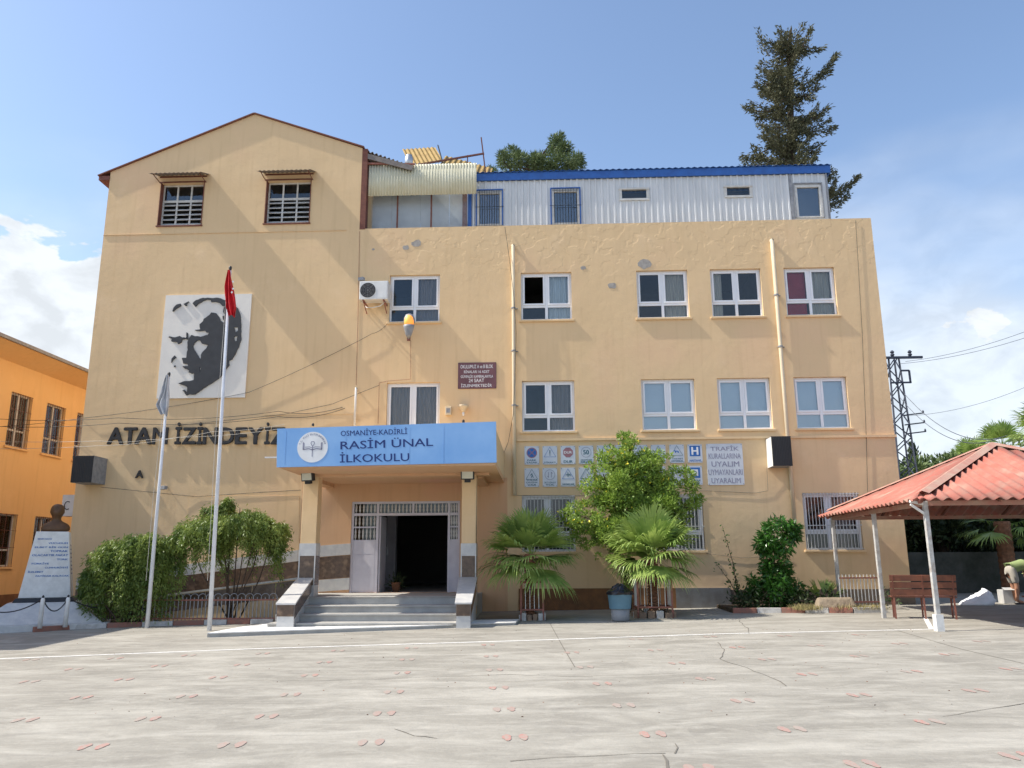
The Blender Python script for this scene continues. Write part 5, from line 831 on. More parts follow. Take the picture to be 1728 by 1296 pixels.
def monument():
    Y = -2.4; cx, cy = P(84, 960, Y)[0], Y; g0 = gz(cx, cy); zb, zt_ = P(84, 1009, Y-.5)[2], P(84, 897, Y-.3)[2]; th = math.radians(27)
    t = thing('monument', 'white pedestal monument with brown bust and painted text beside the orange building', 'monument', (cx, cy, g0))
    ax = lambda a: np.array([math.cos(a), math.sin(a), 0]); U, V = ax(th), ax(th+math.pi/2)
    def fr(hb, ht, z0_, z1_, nm, mt, bev=0, vb=None, vt=None):
        vb = vb or hb; vt = vt or ht
        c0, c1 = np.array([cx, cy, z0_]), np.array([cx, cy, z1_]); p = [c0+U*a*hb+V*b_*vb for a, b_ in ((-1,-1),(1,-1),(1,1),(-1,1))]+[c1+U*a*ht+V*b_*vt for a, b_ in ((-1,-1),(1,-1),(1,1),(-1,1))]
        m = MB(); m.add(p, [(0,3,2,1),(4,5,6,7),(0,1,5,4),(1,2,6,5),(2,3,7,6),(3,0,4,7)]); return m.build(nm, M[mt], t, bevel=bev), p
    fr(1.50, 1.50, g0-.15, g0+.13, 'base_slab', 'marble', .01); fr(1.34, .74, g0+.131, zb-.1, 'sloped_base', 'marble', .01); fr(.66, .60, zb-.099, zb, 'dark_course', 'darkmetal'); ped, p = fr(.56, .36, zb+.001, zt_, 'pedestal', 'wpaint', .012, .50, .34)
    A, Bq, Cq, D = p[0], p[1], p[5], p[4]; N = nrm(np.cross(Bq-A, D-A)); L_ = ['BENİM NAÇİZ', 'VÜCUDUM', 'ELBET BİR GÜN', 'TOPRAK', 'OLACAKTIR FAKAT', 'TÜRK', 'TÜRKİYE', 'CUMHURİYETİ', 'İLELEBET', 'PAYİDAR KALACAK']
    pos = [(.10, .5), (.42, .95), (.08, .95), (.5, .95), (.06, .95), (.68, .95), (.08, .5), (.42, .95), (.06, .4), (.25, .97)]
    for k, (s, (u0, u1)) in enumerate(zip(L_, pos)):
        v = .87-.062*k; q = lambda u, w: (A+(Bq-A)*u)*(1-w)+(D+(Cq-D)*u)*w; O = q(u0, v)+N*.003; text_on('lettering', s, O, q(u1, v)+N*.003-O, q(u0, v+.032)+N*.003-O, M['pblue'], ped, .002, .03)
    A, Bq, Cq, D = p[1], p[2], p[6], p[5]; N = nrm(np.cross(Bq-A, D-A))
    for k, (s, u0, u1) in enumerate((('EY TÜRK', .3, .8), ('GENÇLİĞİ', .3, .8), ('BİRİNCİ', .25, .85), ('VAZİFEN', .3, .8), ('TÜRK', .3, .7), ('İSTİKLAL', .25, .85), ('VE CUM', .3, .8), ('HURİYET', .3, .75))):
        v = .78-.062*k; q = lambda u, w: (A+(Bq-A)*u)*(1-w)+(D+(Cq-D)*u)*w; O = q(u0, v)+N*.003; text_on('lettering', s, O, q(u1, v)+N*.003-O, q(u0, v+.028)+N*.003-O, M['pgrey'], ped, .002, .02)
    # bust
    s = .62; bc = np.array([cx+.03, cy, zt_]); H = []
    def rot(v, a=.5): c_, s_ = math.cos(a), math.sin(a); return np.array([v[0]*c_-v[1]*s_, v[0]*s_+v[1]*c_, v[2]])
    m = MB(); n, k = 20, 26; V_ = []
    prof = [(0, .33, .17), (.06, .37, .19), (.16, .36, .17), (.24, .30, .14), (.30, .16, .12), (.34, .115, .115), (.40, .11, .12), (.45, .125, .15), (.50, .15, .175), (.56, .17, .19), (.63, .178, .195), (.70, .172, .19), (.76, .145, .165), (.80, .09, .11), (.815, .02, .02)]
    for z, rx, ry in prof:
        for i in range(k):
            a = 2*math.pi*i/k; x, y = rx*math.cos(a), ry*math.sin(a); fr_ = max(0, -math.sin(a))**8
            y -= fr_*(.045 if .54 < z < .62 else .02 if .48 < z < .53 else -.015 if .62 <= z < .66 else .018 if .66 <= z < .7 else .01 if .43 < z < .48 else 0)
            if abs(z-.58) < .05 and abs(math.cos(a)) > .93: x *= 1.1
            v = rot(np.array([x, y, z]))*1.0; V_.append(bc+v*np.array([.9, .9, .86]))
    nn = len(prof); m.add(V_, [(j*k+i, j*k+(i+1) % k, (j+1)*k+(i+1) % k, (j+1)*k+i) for j in range(nn-1) for i in range(k)]+[tuple(range(k-1, -1, -1)), tuple(range((nn-1)*k, nn*k))])
    bt = thing('bust', 'dark brown bronze bust of a man on top of the white pedestal', 'statue', bc); o = m.build('sculpted_head_and_shoulders', M['bronze'], bt, True); sd = o.modifiers.new('s', 'SUBSURF'); sd.levels = 1; sd.render_levels = 1
    # posts and chain round the base
    posts = []
    for i, (px, pb, pt, Yq) in enumerate(((67, 1058, 1009, -3.9), (110, 1056, 1008, -3.6), (-60, 1064, 1012, -4.1))):
        b_ = P(px, pb, Yq); b_[2] = max(b_[2], gz(b_[0], Yq))-.03; z = P(px, pt, Yq)[2]; q = thing('chain_post', ['white post in front of the pedestal, left of two', 'white post right of the pedestal front', 'white post at the far left of the chain'][i], 'post', b_, 'white chain posts round the monument'); m = MB(); m.lathe([(.05, 0), (.045, z-b_[2]-.04), (.03, z-b_[2])], b_, 10); m.build('shaft', M['wpaint'], q, True); m = MB(); m.lathe([(.02, 0), (.03, .03), (.01, .06)], (b_[0], b_[1], z), 8); m.build('hook', M['darkmetal'], q); posts.append(np.array([b_[0], b_[1], z-.02]))
    m = MB()
    for a, b_ in ((posts[2], posts[0]), (posts[0], posts[1])): m.tube([a+(b_-a)*i/14-np.array([0, 0, 4*.28*(i/14)*(1-i/14)]) for i in range(15)], .014, 5)
    m.tube([posts[1]+(np.array([cx+2.3, cy+.5, posts[1][2]])-posts[1])*i/14-np.array([0, 0, 1.1*(i/14)*(1-i/14)]) for i in range(8)], .014, 5)
    tag(m.build('chain', M['darkmetal']), 'dark chain slung between the white monument posts', 'chain')
monument()
# grey outdoor unit behind the monument
p = XP(112, 852, -13.9); t = thing('air_conditioner', 'grey outdoor unit mounted behind the bust at the building corner', 'air conditioner', p); m = MB(); Yq = 1.2; a, b_, c, d = RC(104, 835, 124, 871, Yq); m.box(a, b_+.35, Yq, Yq+.35, c, d); m.build('casing', M['acw'], t, bevel=.01)
m = MB(); cc = ((a+b_)/2, (c+d)/2); m.tube([(cc[0]+.09*math.cos(q), Yq-.01, cc[1]+.12*math.sin(q)) for q in np.linspace(.9, 5.3, 14)], .012, 5); m.build('hose', M['darkmetal'], t); m = MB(); m.beam((b_+.1, Yq+.1, c-.03), (WX0, Yq+.1, c-.03), .04, .04); m.build('bracket', M['greym'], t)
def kerb(pts, w, h, n, lab, group, paint=True):
    pts = [np.array([*p]) for p in pts]; k = 0
    for a, b_ in zip(pts[:-1], pts[1:]):
        L_ = np.linalg.norm(b_-a); m_ = max(1, round(L_/n)); d = (b_-a)/L_; s = np.array([-d[1], d[0]])*w/2
        for i in range(m_):
            p, q = a+d*(L_*i/m_+.008), a+d*(L_*(i+1)/m_-.008); g = gz(*(p+q)/2); m = MB(); m.add([(*(p-s), g-.05), (*(q-s), g-.05), (*(q+s), g-.05), (*(p+s), g-.05), (*(p-s*.85), g+h), (*(q-s*.85), g+h), (*(q+s*.85), g+h), (*(p+s*.85), g+h)], [(0,3,2,1),(4,5,6,7),(0,1,5,4),(1,2,6,5),(2,3,7,6),(3,0,4,7)])
            m.build('kerb_stone', M['kerbw' if k % 2 else 'kerbr'], GR, bevel=.008); k += 1
def soil(poly, h, nm='planting_bed'):
    m = MB(); m.slab(poly, -.5, h); return tag(m.build(nm, M['earth']), kind='structure')
kb = [Gp(55, 1067), Gp(120, 1062), Gp(240, 1057), Gp(345, 1054), Gp(462, 1052)]; kerb([k[:2] for k in kb], .14, .11, .62, '', '')
soil([(kb[1][0], kb[1][1]+.08), (kb[2][0], kb[2][1]+.08), (kb[3][0], kb[3][1]+.08), (kb[4][0]-.1, kb[4][1]+.08), (kb[4][0]-.1, -1.84), (kb[0][0], -1.84)], gz(-9, -3)+.05)
def railing(lab, a, b_, z0_, z1_, n, mtr, mtb, hoop=False, nm='railing'):
    t = thing(nm, lab, 'fence', (*((np.array(a)+np.array(b_))/2), z0_)); a, b_ = np.array([*a]), np.array([*b_])
    for z in (z0_+.08, z1_-.06): m = MB(); m.beam((*a, z), (*b_, z), .035, .035); m.build('rail', M[mtr], t)
    d = (b_-a)/n; m = MB(); m.box(a[0]-.009, a[0]+.009, a[1]-.009, a[1]+.009, z0_, z1_+(.02 if not hoop else .0)); o = m.build('bar', M[mtb], t)
    for i in range(1, n+1): dup(o, (d[0]*i, d[1]*i, 0))
    if hoop:
        m = MB(); c = a+d*.5; q0, q1 = a, a+d*2; m.tube([(q0[0]+(q1[0]-q0[0])*(1-math.cos(k))/2, q0[1], z1_+.09*math.sin(k)) for k in np.linspace(0, math.pi, 9)], .008, 5); o = m.build('hoop', M[mtb], t)
        for i in range(2, n-1, 2): dup(o, (d[0]*i, d[1]*i, 0))
    return t
ya = kb[2][1]+.25; gl0 = gz(-8, -3); railing('red rusty railing with pale bars in front of the weeping shrubs', (P(240, 1040, ya)[0], ya), (P(466, 1040, ya)[0], ya), gl0+.06, P(400, 1008, ya)[2], 34, 'rustred', 'greym', True)
# ---------------------------------------------------------------- vegetation
def stems(t, base, tips, r, mt='bark'):
    for tip in tips:
        b_ = np.array(base)+rng.normal(size=3)*np.array([.1, .1, 0]); tip = np.array(tip); mid = (b_+tip)/2+rng.normal(size=3)*.12; m = MB(); m.tube([b_, b_*.5+mid*.5, mid, (mid+tip)/2+rng.normal(size=3)*.05, tip], r, 6, r*.35); m.build('stem', M[mt], t, True)
def weeping(lab, Y, lumps, nstr, base, mt='weep'):
    g = gz(base[0], Y); t = thing('weeping_shrub', lab, 'shrub', (base[0], Y, g)); Vs = []
    for (px, py, rx, rz, drop, share) in lumps:
        c = P(px, py, Y); sc = (Y+22.5)/1350; rx, rz, drop = rx*sc, rz*sc, drop*sc; n = int(nstr*share); ry = rx*.75
        nc = max(7, n//11); ci = rng.integers(0, nc, n); ca_ = rng.random(nc)*2*math.pi; cp_ = np.arccos(1-1.1*rng.random(nc)); a = ca_[ci]+rng.normal(size=n)*.16; ph = np.clip(cp_[ci]+rng.normal(size=n)*.15, 0, 1.9); cf = .72+.42*rng.random(nc); cd_ = .55+.75*rng.random(nc); fill = (.45+.55*rng.random(n)**.5)*cf[ci]
        S = np.stack([c[0]+rx*fill*np.sin(ph)*np.cos(a), c[1]+ry*fill*np.sin(ph)*np.sin(a), c[2]+rz*fill*np.cos(ph)], 1)
        out = np.stack([np.sin(ph)*np.cos(a), np.sin(ph)*np.sin(a), .5+0*a], 1)
        Ls = drop*(.35+.65*rng.random(n))*cd_[ci]
        for k in range(34):
            s = (k+rng.random(n))/34; R_ = .13*rx*np.sqrt(s)[:, None]*out+.04*rng.normal(size=(n, 3)); z = -Ls*(s**1.3)+.25*Ls*np.sin(np.minimum(s*4, math.pi))*.4
            C = S+R_; C[:, 2] += z; keep = C[:, 2] > g+.12; D = out*.5+rng.normal(size=(n, 3))*.45; D[:, 2] -= .95; Vs.append(leaves(C[keep], D[keep], .10, .027))
    quads('foliage', np.concatenate(Vs), M[mt], t)
    tips = [P(l[0]+dx, l[1]+5, Y) for l in lumps for dx in (-25, 20)]; stems(t, (base[0], Y, g), tips, .022); return t
Yw = -1.9
weeping('dense dark green weeping shrub spilling over the railing, left of the two', -2.7, [(200, 940, 46, 30, 120, .30), (258, 922, 44, 24, 140, .32), (168, 970, 26, 24, 80, .14), (228, 930, 52, 30, 130, .18), (292, 918, 24, 14, 90, .06)], 1250, (P(225, 1000, -2.7)[0], 0))
weeping('taller airy weeping shrub with arching crown right beside the porch', -2.3, [(395, 895, 86, 30, 42, .42), (345, 905, 46, 26, 62, .18), (448, 905, 36, 26, 74, .18), (372, 864, 26, 14, 34, .08), (385, 852, 9, 16, 16, .02), (420, 876, 34, 18, 46, .12)], 1150, (P(392, 1030, -2.3)[0], 0))
def leafy(nm, lab, Y, lumps, base, leaf, wd, dens, mt, cat='shrub', up=.2, petals=0, trunk=.05, kind_crown='crown', branch=None, floor=None):
    sc = (Y+22.5)/1350; g = gz(base, Y) if floor is None else floor; t = thing(nm, lab, cat, (base, Y, g)); Vs = []; Fl = []; cs = []
    for (px, py, rx, rz) in lumps:
        c = P(px, py, Y); rx, rz = rx*sc, rz*sc; ry = min(rx, 1.6)*.85; n = max(9, int(rx*rz*60)); cs.append(c)
        sub = c+unit(n)*np.array([rx, ry, rz])*(.45+.5*rng.random((n, 1))**.4)   # clumps
        for q in sub:
            rr = (.16+.16*rng.random())*min(1.2, max(.45, rx)); k = int(dens*(rr/.25)**2); d = unit(k); C = q+d*rr*(.3+.7*rng.random((k, 1)))*np.array([1, 1, .8]); D = d+np.array([0, 0, up])+rng.normal(size=(k, 3))*.5; kp = C[:, 2] > g+.03; Vs.append(leaves(C[kp], D[kp], leaf, wd))
            if petals and rng.random() < .45: m_ = rng.integers(0, petals+1); dd = unit(m_); dd[:, 1] = -abs(dd[:, 1]); Cq = q+dd*rr*1.25; Fl += [c_ for c_ in Cq]
    quads(kind_crown, np.concatenate(Vs), M[mt], t)
    if Fl: C = np.repeat(np.array(Fl), 3, 0); o = quads('blossom', leaves(C, rng.normal(size=C.shape)+np.array([0, -.6, .3]), .06, .045), M['petal'], t); o['kind'] = 'stuff'
    b0 = np.array([base, Y, g-.05]); top = cs[0]
    if trunk:
        mid = b0*.5+top*.5+np.array([.08, .0, .0]); m = MB(); m.tube([b0, b0*.7+mid*.3+rng.normal(size=3)*.03, mid, top], trunk, 8, trunk*.5); m.build('trunk', M['bark'], t, True)
        for c in cs[1:]:
            m = MB(); s = mid*.6+top*.4 if c[2] > mid[2] else b0*.6+mid*.4; m.tube([s, (s+c)/2+rng.normal(size=3)*.08, c], trunk*.5, 6, trunk*.25); m.build('limb', M['bark'], t, True)
    return t
leafy('flowering_tree', 'bright green small tree with yellow blossoms in front of the sign plates', -1.3, [(1062, 835, 55, 60), (1042, 768, 34, 36), (1100, 790, 44, 34), (1140, 830, 42, 42), (1005, 878, 42, 32), (1000, 905, 36, 24), (1062, 860, 54, 44), (1105, 850, 50, 44), (1075, 800, 44, 40), (1050, 900, 50, 34), (1120, 815, 40, 34), (1018, 800, 26, 34), (968, 868, 20, 22), (1085, 890, 60, 34), (1130, 885, 44, 30), (1030, 925, 34, 26), (1165, 855, 22, 30), (1062, 745, 22, 14), (1000, 822, 22, 22), (1120, 925, 38, 22)], P(1050, 1000, -1.3)[0], .088, .038, 270, 'shrub', 'tree', .25, 2, .06)
leafy('tall_shrub', 'dark glossy upright shrub against the wall left of the right drainpipe', -1.15, [(1312, 905, 36, 33), (1312, 940, 26, 26), (1305, 985, 30, 30), (1288, 915, 14, 20), (1335, 895, 15, 18), (1310, 965, 26, 26), (1300, 1000, 36, 26), (1330, 985, 20, 20), (1275, 985, 18, 20)], P(1310, 1025, -1.1)[0], .15, .048, 230, 'glossy', 'shrub', -.35, 0, .04)
def wispy():
    Y = -.9; g = gz(P(1240, 1010, Y)[0], Y); b_ = P(1247, 1012, Y); t = thing('slender_plant', 'thin grey green straggly plant leaning left against the wall', 'plant', b_); Vs = []
    for tip in ((1219, 888), (1208, 950), (1266, 965), (1235, 955)):
        e_ = P(*tip, Y+.2); k = 90 if tip[1] == 888 else 40; s = rng.random(k); mid = (b_+e_)/2+np.array([.06, 0, 0]); C = (1-s[:, None])**2*b_+2*(s*(1-s))[:, None]*mid+(s**2)[:, None]*e_+rng.normal(size=(k, 3))*.045; Vs.append(leaves(C, unit(k)+np.array([0, 0, .2]), .085, .04)); m = MB(); m.tube([b_, mid, e_], .014, 5, .005); m.build('stem', M['bark'], t)
    quads('foliage', np.concatenate(Vs), M['glossy'], t)
wispy()
def fan_frond(t, o, d, pet, Lf, n, mt, name='frond', droop=.25, spread=1.35):
    d = nrm(d); side = nrm(np.cross(d, (0, 0, 1)))if abs(d[2]) < .97 else np.array([1., 0, 0]); nm_ = np.cross(side, d); hub = o+d*pet-np.array([0, 0, .08*pet]); Q = []
    w = .012; mid = (o+hub)/2+nm_*.03*pet; Q += [[o-side*w, o+side*w, mid+side*w, mid-side*w], [mid-side*w, mid+side*w, hub+side*w*.6, hub-side*w*.6]]
    for k in range(n):
        a = (k/(n-1)*2-1)*spread+rng.normal()*.02; u = nrm(d*math.cos(a)+side*math.sin(a)+nm_*(.10*math.cos(3*a))); L_ = Lf*(.72+.28*math.cos(a*.8))*(.9+.2*rng.random()); sdv = nrm(np.cross(u, nm_))*.021*(Lf/.6)
        p1 = hub+u*L_*.5; p2 = hub+u*L_*.82-np.array([0, 0, droop*.25*L_]); p3 = hub+u*L_-np.array([0, 0, droop*L_*(.5+.6*rng.random())])
        Q += [[hub, hub+sdv*.3, p1+sdv, p1-sdv], [p1-sdv, p1+sdv, p2+sdv*.55, p2-sdv*.55], [p2-sdv*.55, p2+sdv*.55, p3+sdv*.06, p3-sdv*.06]]
    quads(name, np.array(Q), M[mt], t)
def palm(lab, px, pyb, pyt, Y, pet, Lf, nf, cage_px, skirt=5, seed=1, dirs=None):
    x = P(px, pyb, Y)[0]; g = gz(x, Y); ct = P(px, pyt, Y)[2]; t = thing('fan_palm', lab, 'palm', (x, Y, g), 'caged fan palms in front of the facade'); r = .13
    m = MB(); prof = []; z = 0
    while z < ct-g: prof += [(r*(1+.18*rng.random()), z), (r*.8, z+.05)]; z += .07
    m.lathe(prof, (x, Y, g), 10); m.build('trunk', M['palmbark'], t); o = np.array([x, Y, ct])
    for k in range(nf):
        a = k*2.39996+seed; el = math.radians(86-112*(k/nf)**.8+rng.normal()*6); fan_frond(t, o+rng.normal(size=3)*.03, (math.cos(a)*math.cos(el), math.sin(a)*math.cos(el)*.9, math.sin(el)), pet*(.75+.4*rng.random()), Lf*(.85+.3*rng.random()), 30, 'palm', droop=.12+.25*(k/nf))
    for k in range(skirt): a = k*2.4; el = -.35-.5*rng.random(); fan_frond(t, o-np.array([0, 0, .08]), (math.cos(a)*math.cos(el), math.sin(a)*math.cos(el), math.sin(el)), pet*.4, Lf*.45, 16, 'palm' if k % 3 else 'palmdry', 'frond', droop=.5)
    for k in range(7): a = rng.random()*6.28; e_ = o+np.array([math.cos(a)*.2, math.sin(a)*.2, -.05-.25*rng.random()]); m = MB(); m.tube([o+np.array([math.cos(a)*.1, math.sin(a)*.1, -.25]), e_], .025, 5, .012); m.build('leaf_stub', M['palmbark'], t)
    return t, x, g
def tree_cage(lab, x, Y, w, h, g, seed, back=True):
    t = thing('plant_cage', lab, 'cage', (x, Y, g), 'rusty cages round the fan palms'); z0_, z1_ = g+.22, g+.22+h; c = [(x-w/2, Y-w/2), (x+w/2, Y-w/2), (x+w/2, Y+w/2), (x-w/2, Y+w/2)]
    for p in c: m = MB(); m.box(p[0]-.02, p[0]+.02, p[1]-.02, p[1]+.02, g, z1_+.01); m.build('corner_post', M['rustred'], t)
    for a, b_ in zip(c, c[1:]+c[:1]):
        for z in (z0_+.02, z1_-.02): m = MB(); m.beam((*a, z), (*b_, z), .03, .035); m.build('rail', M['rustred'], t)
        o = None
        for i in (1, 2, 3, 4):
            q = np.array(a)+(np.array(b_)-np.array(a))*i/5
            if o is None: m = MB(); m.box(q[0]-.008, q[0]+.008, q[1]-.008, q[1]+.008, z0_, z1_-.04); o = m.build('bar', M['oldwhite'], t); q0 = q
            else: dup(o, (q[0]-q0[0], q[1]-q0[1], 0))
    n = 4
    for a, b_ in zip(c, c[1:]+c[:1]):
        for i in range(n): q = np.array(a)+(np.array(b_)-np.array(a))*(i+.5)/n; s = w/n*.42; m = MB(); m.box(q[0]-s, q[0]+s, q[1]-s, q[1]+s, g-.04, g+.12+.05*rng.random()); m.build('block', M['brick' if (i+seed) % 3 else 'kerbw'], t, bevel=.015)
Yc = -2.75; tp, xp_, gp = palm('left fan palm in a narrow rusty cage right of the steps', 895, 1045, 938, Yc, .50, .82, 32, 0, skirt=2, seed=.9); tree_cage('narrow rusty cage with pale bars round the left fan palm', xp_+.05, Yc, .52, .66, gp, 0)
tp, xp_, gp = palm('right fan palm in the wider cage beside the blue bin', 1104, 1040, 940, Yc+.2, .50, .84, 32, 0, skirt=2, seed=2.6); tree_cage('wider rusty cage with pale bars round the right fan palm', xp_-.02, Yc+.2, .80, .70, gp, 1)
leafy('young_bush', 'low light green sprouts behind the blue bin', -2.1, [(1062, 978, 9, 26), (1058, 1000, 8, 16)], P(1062, 1020, -2.6)[0], .09, .04, 60, 'shrub', 'shrub', .3, 0, .015)
def cycad():
    Y = -1.2; o = P(1388, 1003, Y); g = gz(o[0], Y); t = thing('young_palm', 'small young palm with broad leaves beside the red railing', 'palm', (o[0], Y, g))
    for k, (a, el) in enumerate(((2.9, .9), (.3, 1.0), (2.5, 1.2), (.8, 1.25), (-2.4, .8), (-.6, .7), (3.3, .55), (-.1, .6))): fan_frond(t, np.array([o[0], Y, g+.1]), (math.cos(a)*math.cos(el), math.sin(a)*math.cos(el), math.sin(el)), .28, .50, 14, 'palm', 'frond', .2, .42)
    C = np.array([o[0], Y, g+.1])+rng.normal(size=(60, 3))*.05; quads('base_leaf', leaves(C, unit(60)+np.array([0, 0, .8]), .2, .03), M['glossy'], t)
cycad()
# low undergrowth in the right bed
C = []
for (px, py, rx, n) in ((1262, 1010, 24, 260), (1350, 1012, 30, 300), (1400, 1012, 26, 140), (1255, 1022, 20, 150), (1500, 1010, 14, 70)):
    c = P(px, py, -1.35); C.append(c+rng.normal(size=(n, 3))*np.array([rx*.008, .22, .10]))
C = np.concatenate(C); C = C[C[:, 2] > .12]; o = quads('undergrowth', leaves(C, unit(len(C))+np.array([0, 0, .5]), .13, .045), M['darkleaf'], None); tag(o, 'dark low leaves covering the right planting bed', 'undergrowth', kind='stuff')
kr = [(*Gp(1232, 1029)[:2],), (*Gp(1330, 1032)[:2],), (*Gp(1440, 1036)[:2],), (*Gp(1492, 1031)[:2],)]
yb_ = -1.9; kx = [P(1236, 1028, yb_)[0], P(1318, 1030, yb_-.1)[0], P(1440, 1036, yb_-.5)[0], P(1496, 1031, yb_-.45)[0]]; kr = [(kx[0], yb_), (kx[1], yb_-.12), (kx[2], yb_-.5), (kx[3], yb_-.45)]
kerb([np.array(k) for k in kr], .15, .12, .55, '', ''); soil([(kr[0][0], kr[0][1]+.08), (kr[1][0], kr[1][1]+.08), (kr[2][0], kr[2][1]+.08), (kr[3][0], kr[3][1]+.08), (kr[3][0]+.1, -.08), (kr[0][0], -.08)], gz(7, -1.5)+.07)
c = P(1408, 1016, -2.05); m = MB(); g = gz(c[0], -2.05); V = [(c[0]-.50, -2.3, g+.08), (c[0]+.48, -2.33, g+.08), (c[0]+.55, -1.8, g+.08), (c[0]-.45, -1.8, g+.08), (c[0]-.42, -2.2, g+.32), (c[0]+.36, -2.24, g+.36), (c[0]+.46, -1.85, g+.33), (c[0]-.35, -1.85, g+.34)]
m.add(V, [(0,3,2,1),(4,5,6,7),(0,1,5,4),(1,2,6,5),(2,3,7,6),(3,0,4,7)]); tag(m.build('stone_block', M['stone'], bevel=.05), 'rough flat stone block lying in the bed by the railing', 'stone')
C = []
for (px, py, rx, n) in ((1366, 1034, 16, 420), (1440, 1020, 30, 300), (1480, 1022, 14, 160), (1350, 1028, 12, 120)): c = P(px, py, -2.35); C.append(np.stack([c[0]+rng.normal(size=n)*rx*.009, -2.3+rng.normal(size=n)*.16, np.full(n, g+.06)], 1))
C = np.concatenate(C); D = rng.normal(size=C.shape)*.5; D[:, 2] = 1; tag(quads('dry_grass', leaves(C, D, .15, .012), M['straw'], None), 'dry yellow grass tufts at the kerb of the right bed', 'grass', kind='stuff')
yr = -1.75; railing('short railing with faded red rails and white bars beside the pavilion', (P(1418, 1000, yr)[0], yr), (P(1484, 1000, yr)[0], yr), g+.14, P(1450, 971, yr)[2], 11, 'rustred', 'oldwhite')
# blue bin
def bin_():
    Y = -3.5; p = P(1047, 1040, Y); g = gz(p[0], Y); zt_ = P(1047, 1000, Y)[2]; H = zt_-g; t = thing('rubbish_bin', 'blue grey plastic bin with black liner beside the right palm cage', 'bin', (p[0], Y, g))
    m = MB(); m.lathe([(.19, 0), (.20, .02), (.215, H*.42)], (p[0], Y, g+.005), 22); m.build('lower_body', M['cang'], t, True); m = MB(); m.lathe([(.235, H*.42), (.245, H*.44), (.275, H*.92), (.29, H*.93), (.29, H), (.26, H), (.25, H*.9)], (p[0], Y, g+.005), 22); m.build('upper_body', M['can'], t, True)
    V = []; k = 22; prof = [(.30, H*.90), (.305, H*.99), (.27, H+.02), (.21, H+.05), (.14, H+.12), (.06, H+.17), (.01, H+.18)]
    for r, z in prof: V += [(p[0]+r*(1+.10*rng.random())*math.cos(2*math.pi*i/k), Y+r*(1+.10*rng.random())*math.sin(2*math.pi*i/k), g+z+.035*rng.random()) for i in range(k)]
    m = MB(); m.add(V, [(j*k+i, j*k+(i+1) % k, (j+1)*k+(i+1) % k, (j+1)*k+i) for j in range(len(prof)-1) for i in range(k)]); m.build('liner', M['bag'], t)
bin_()
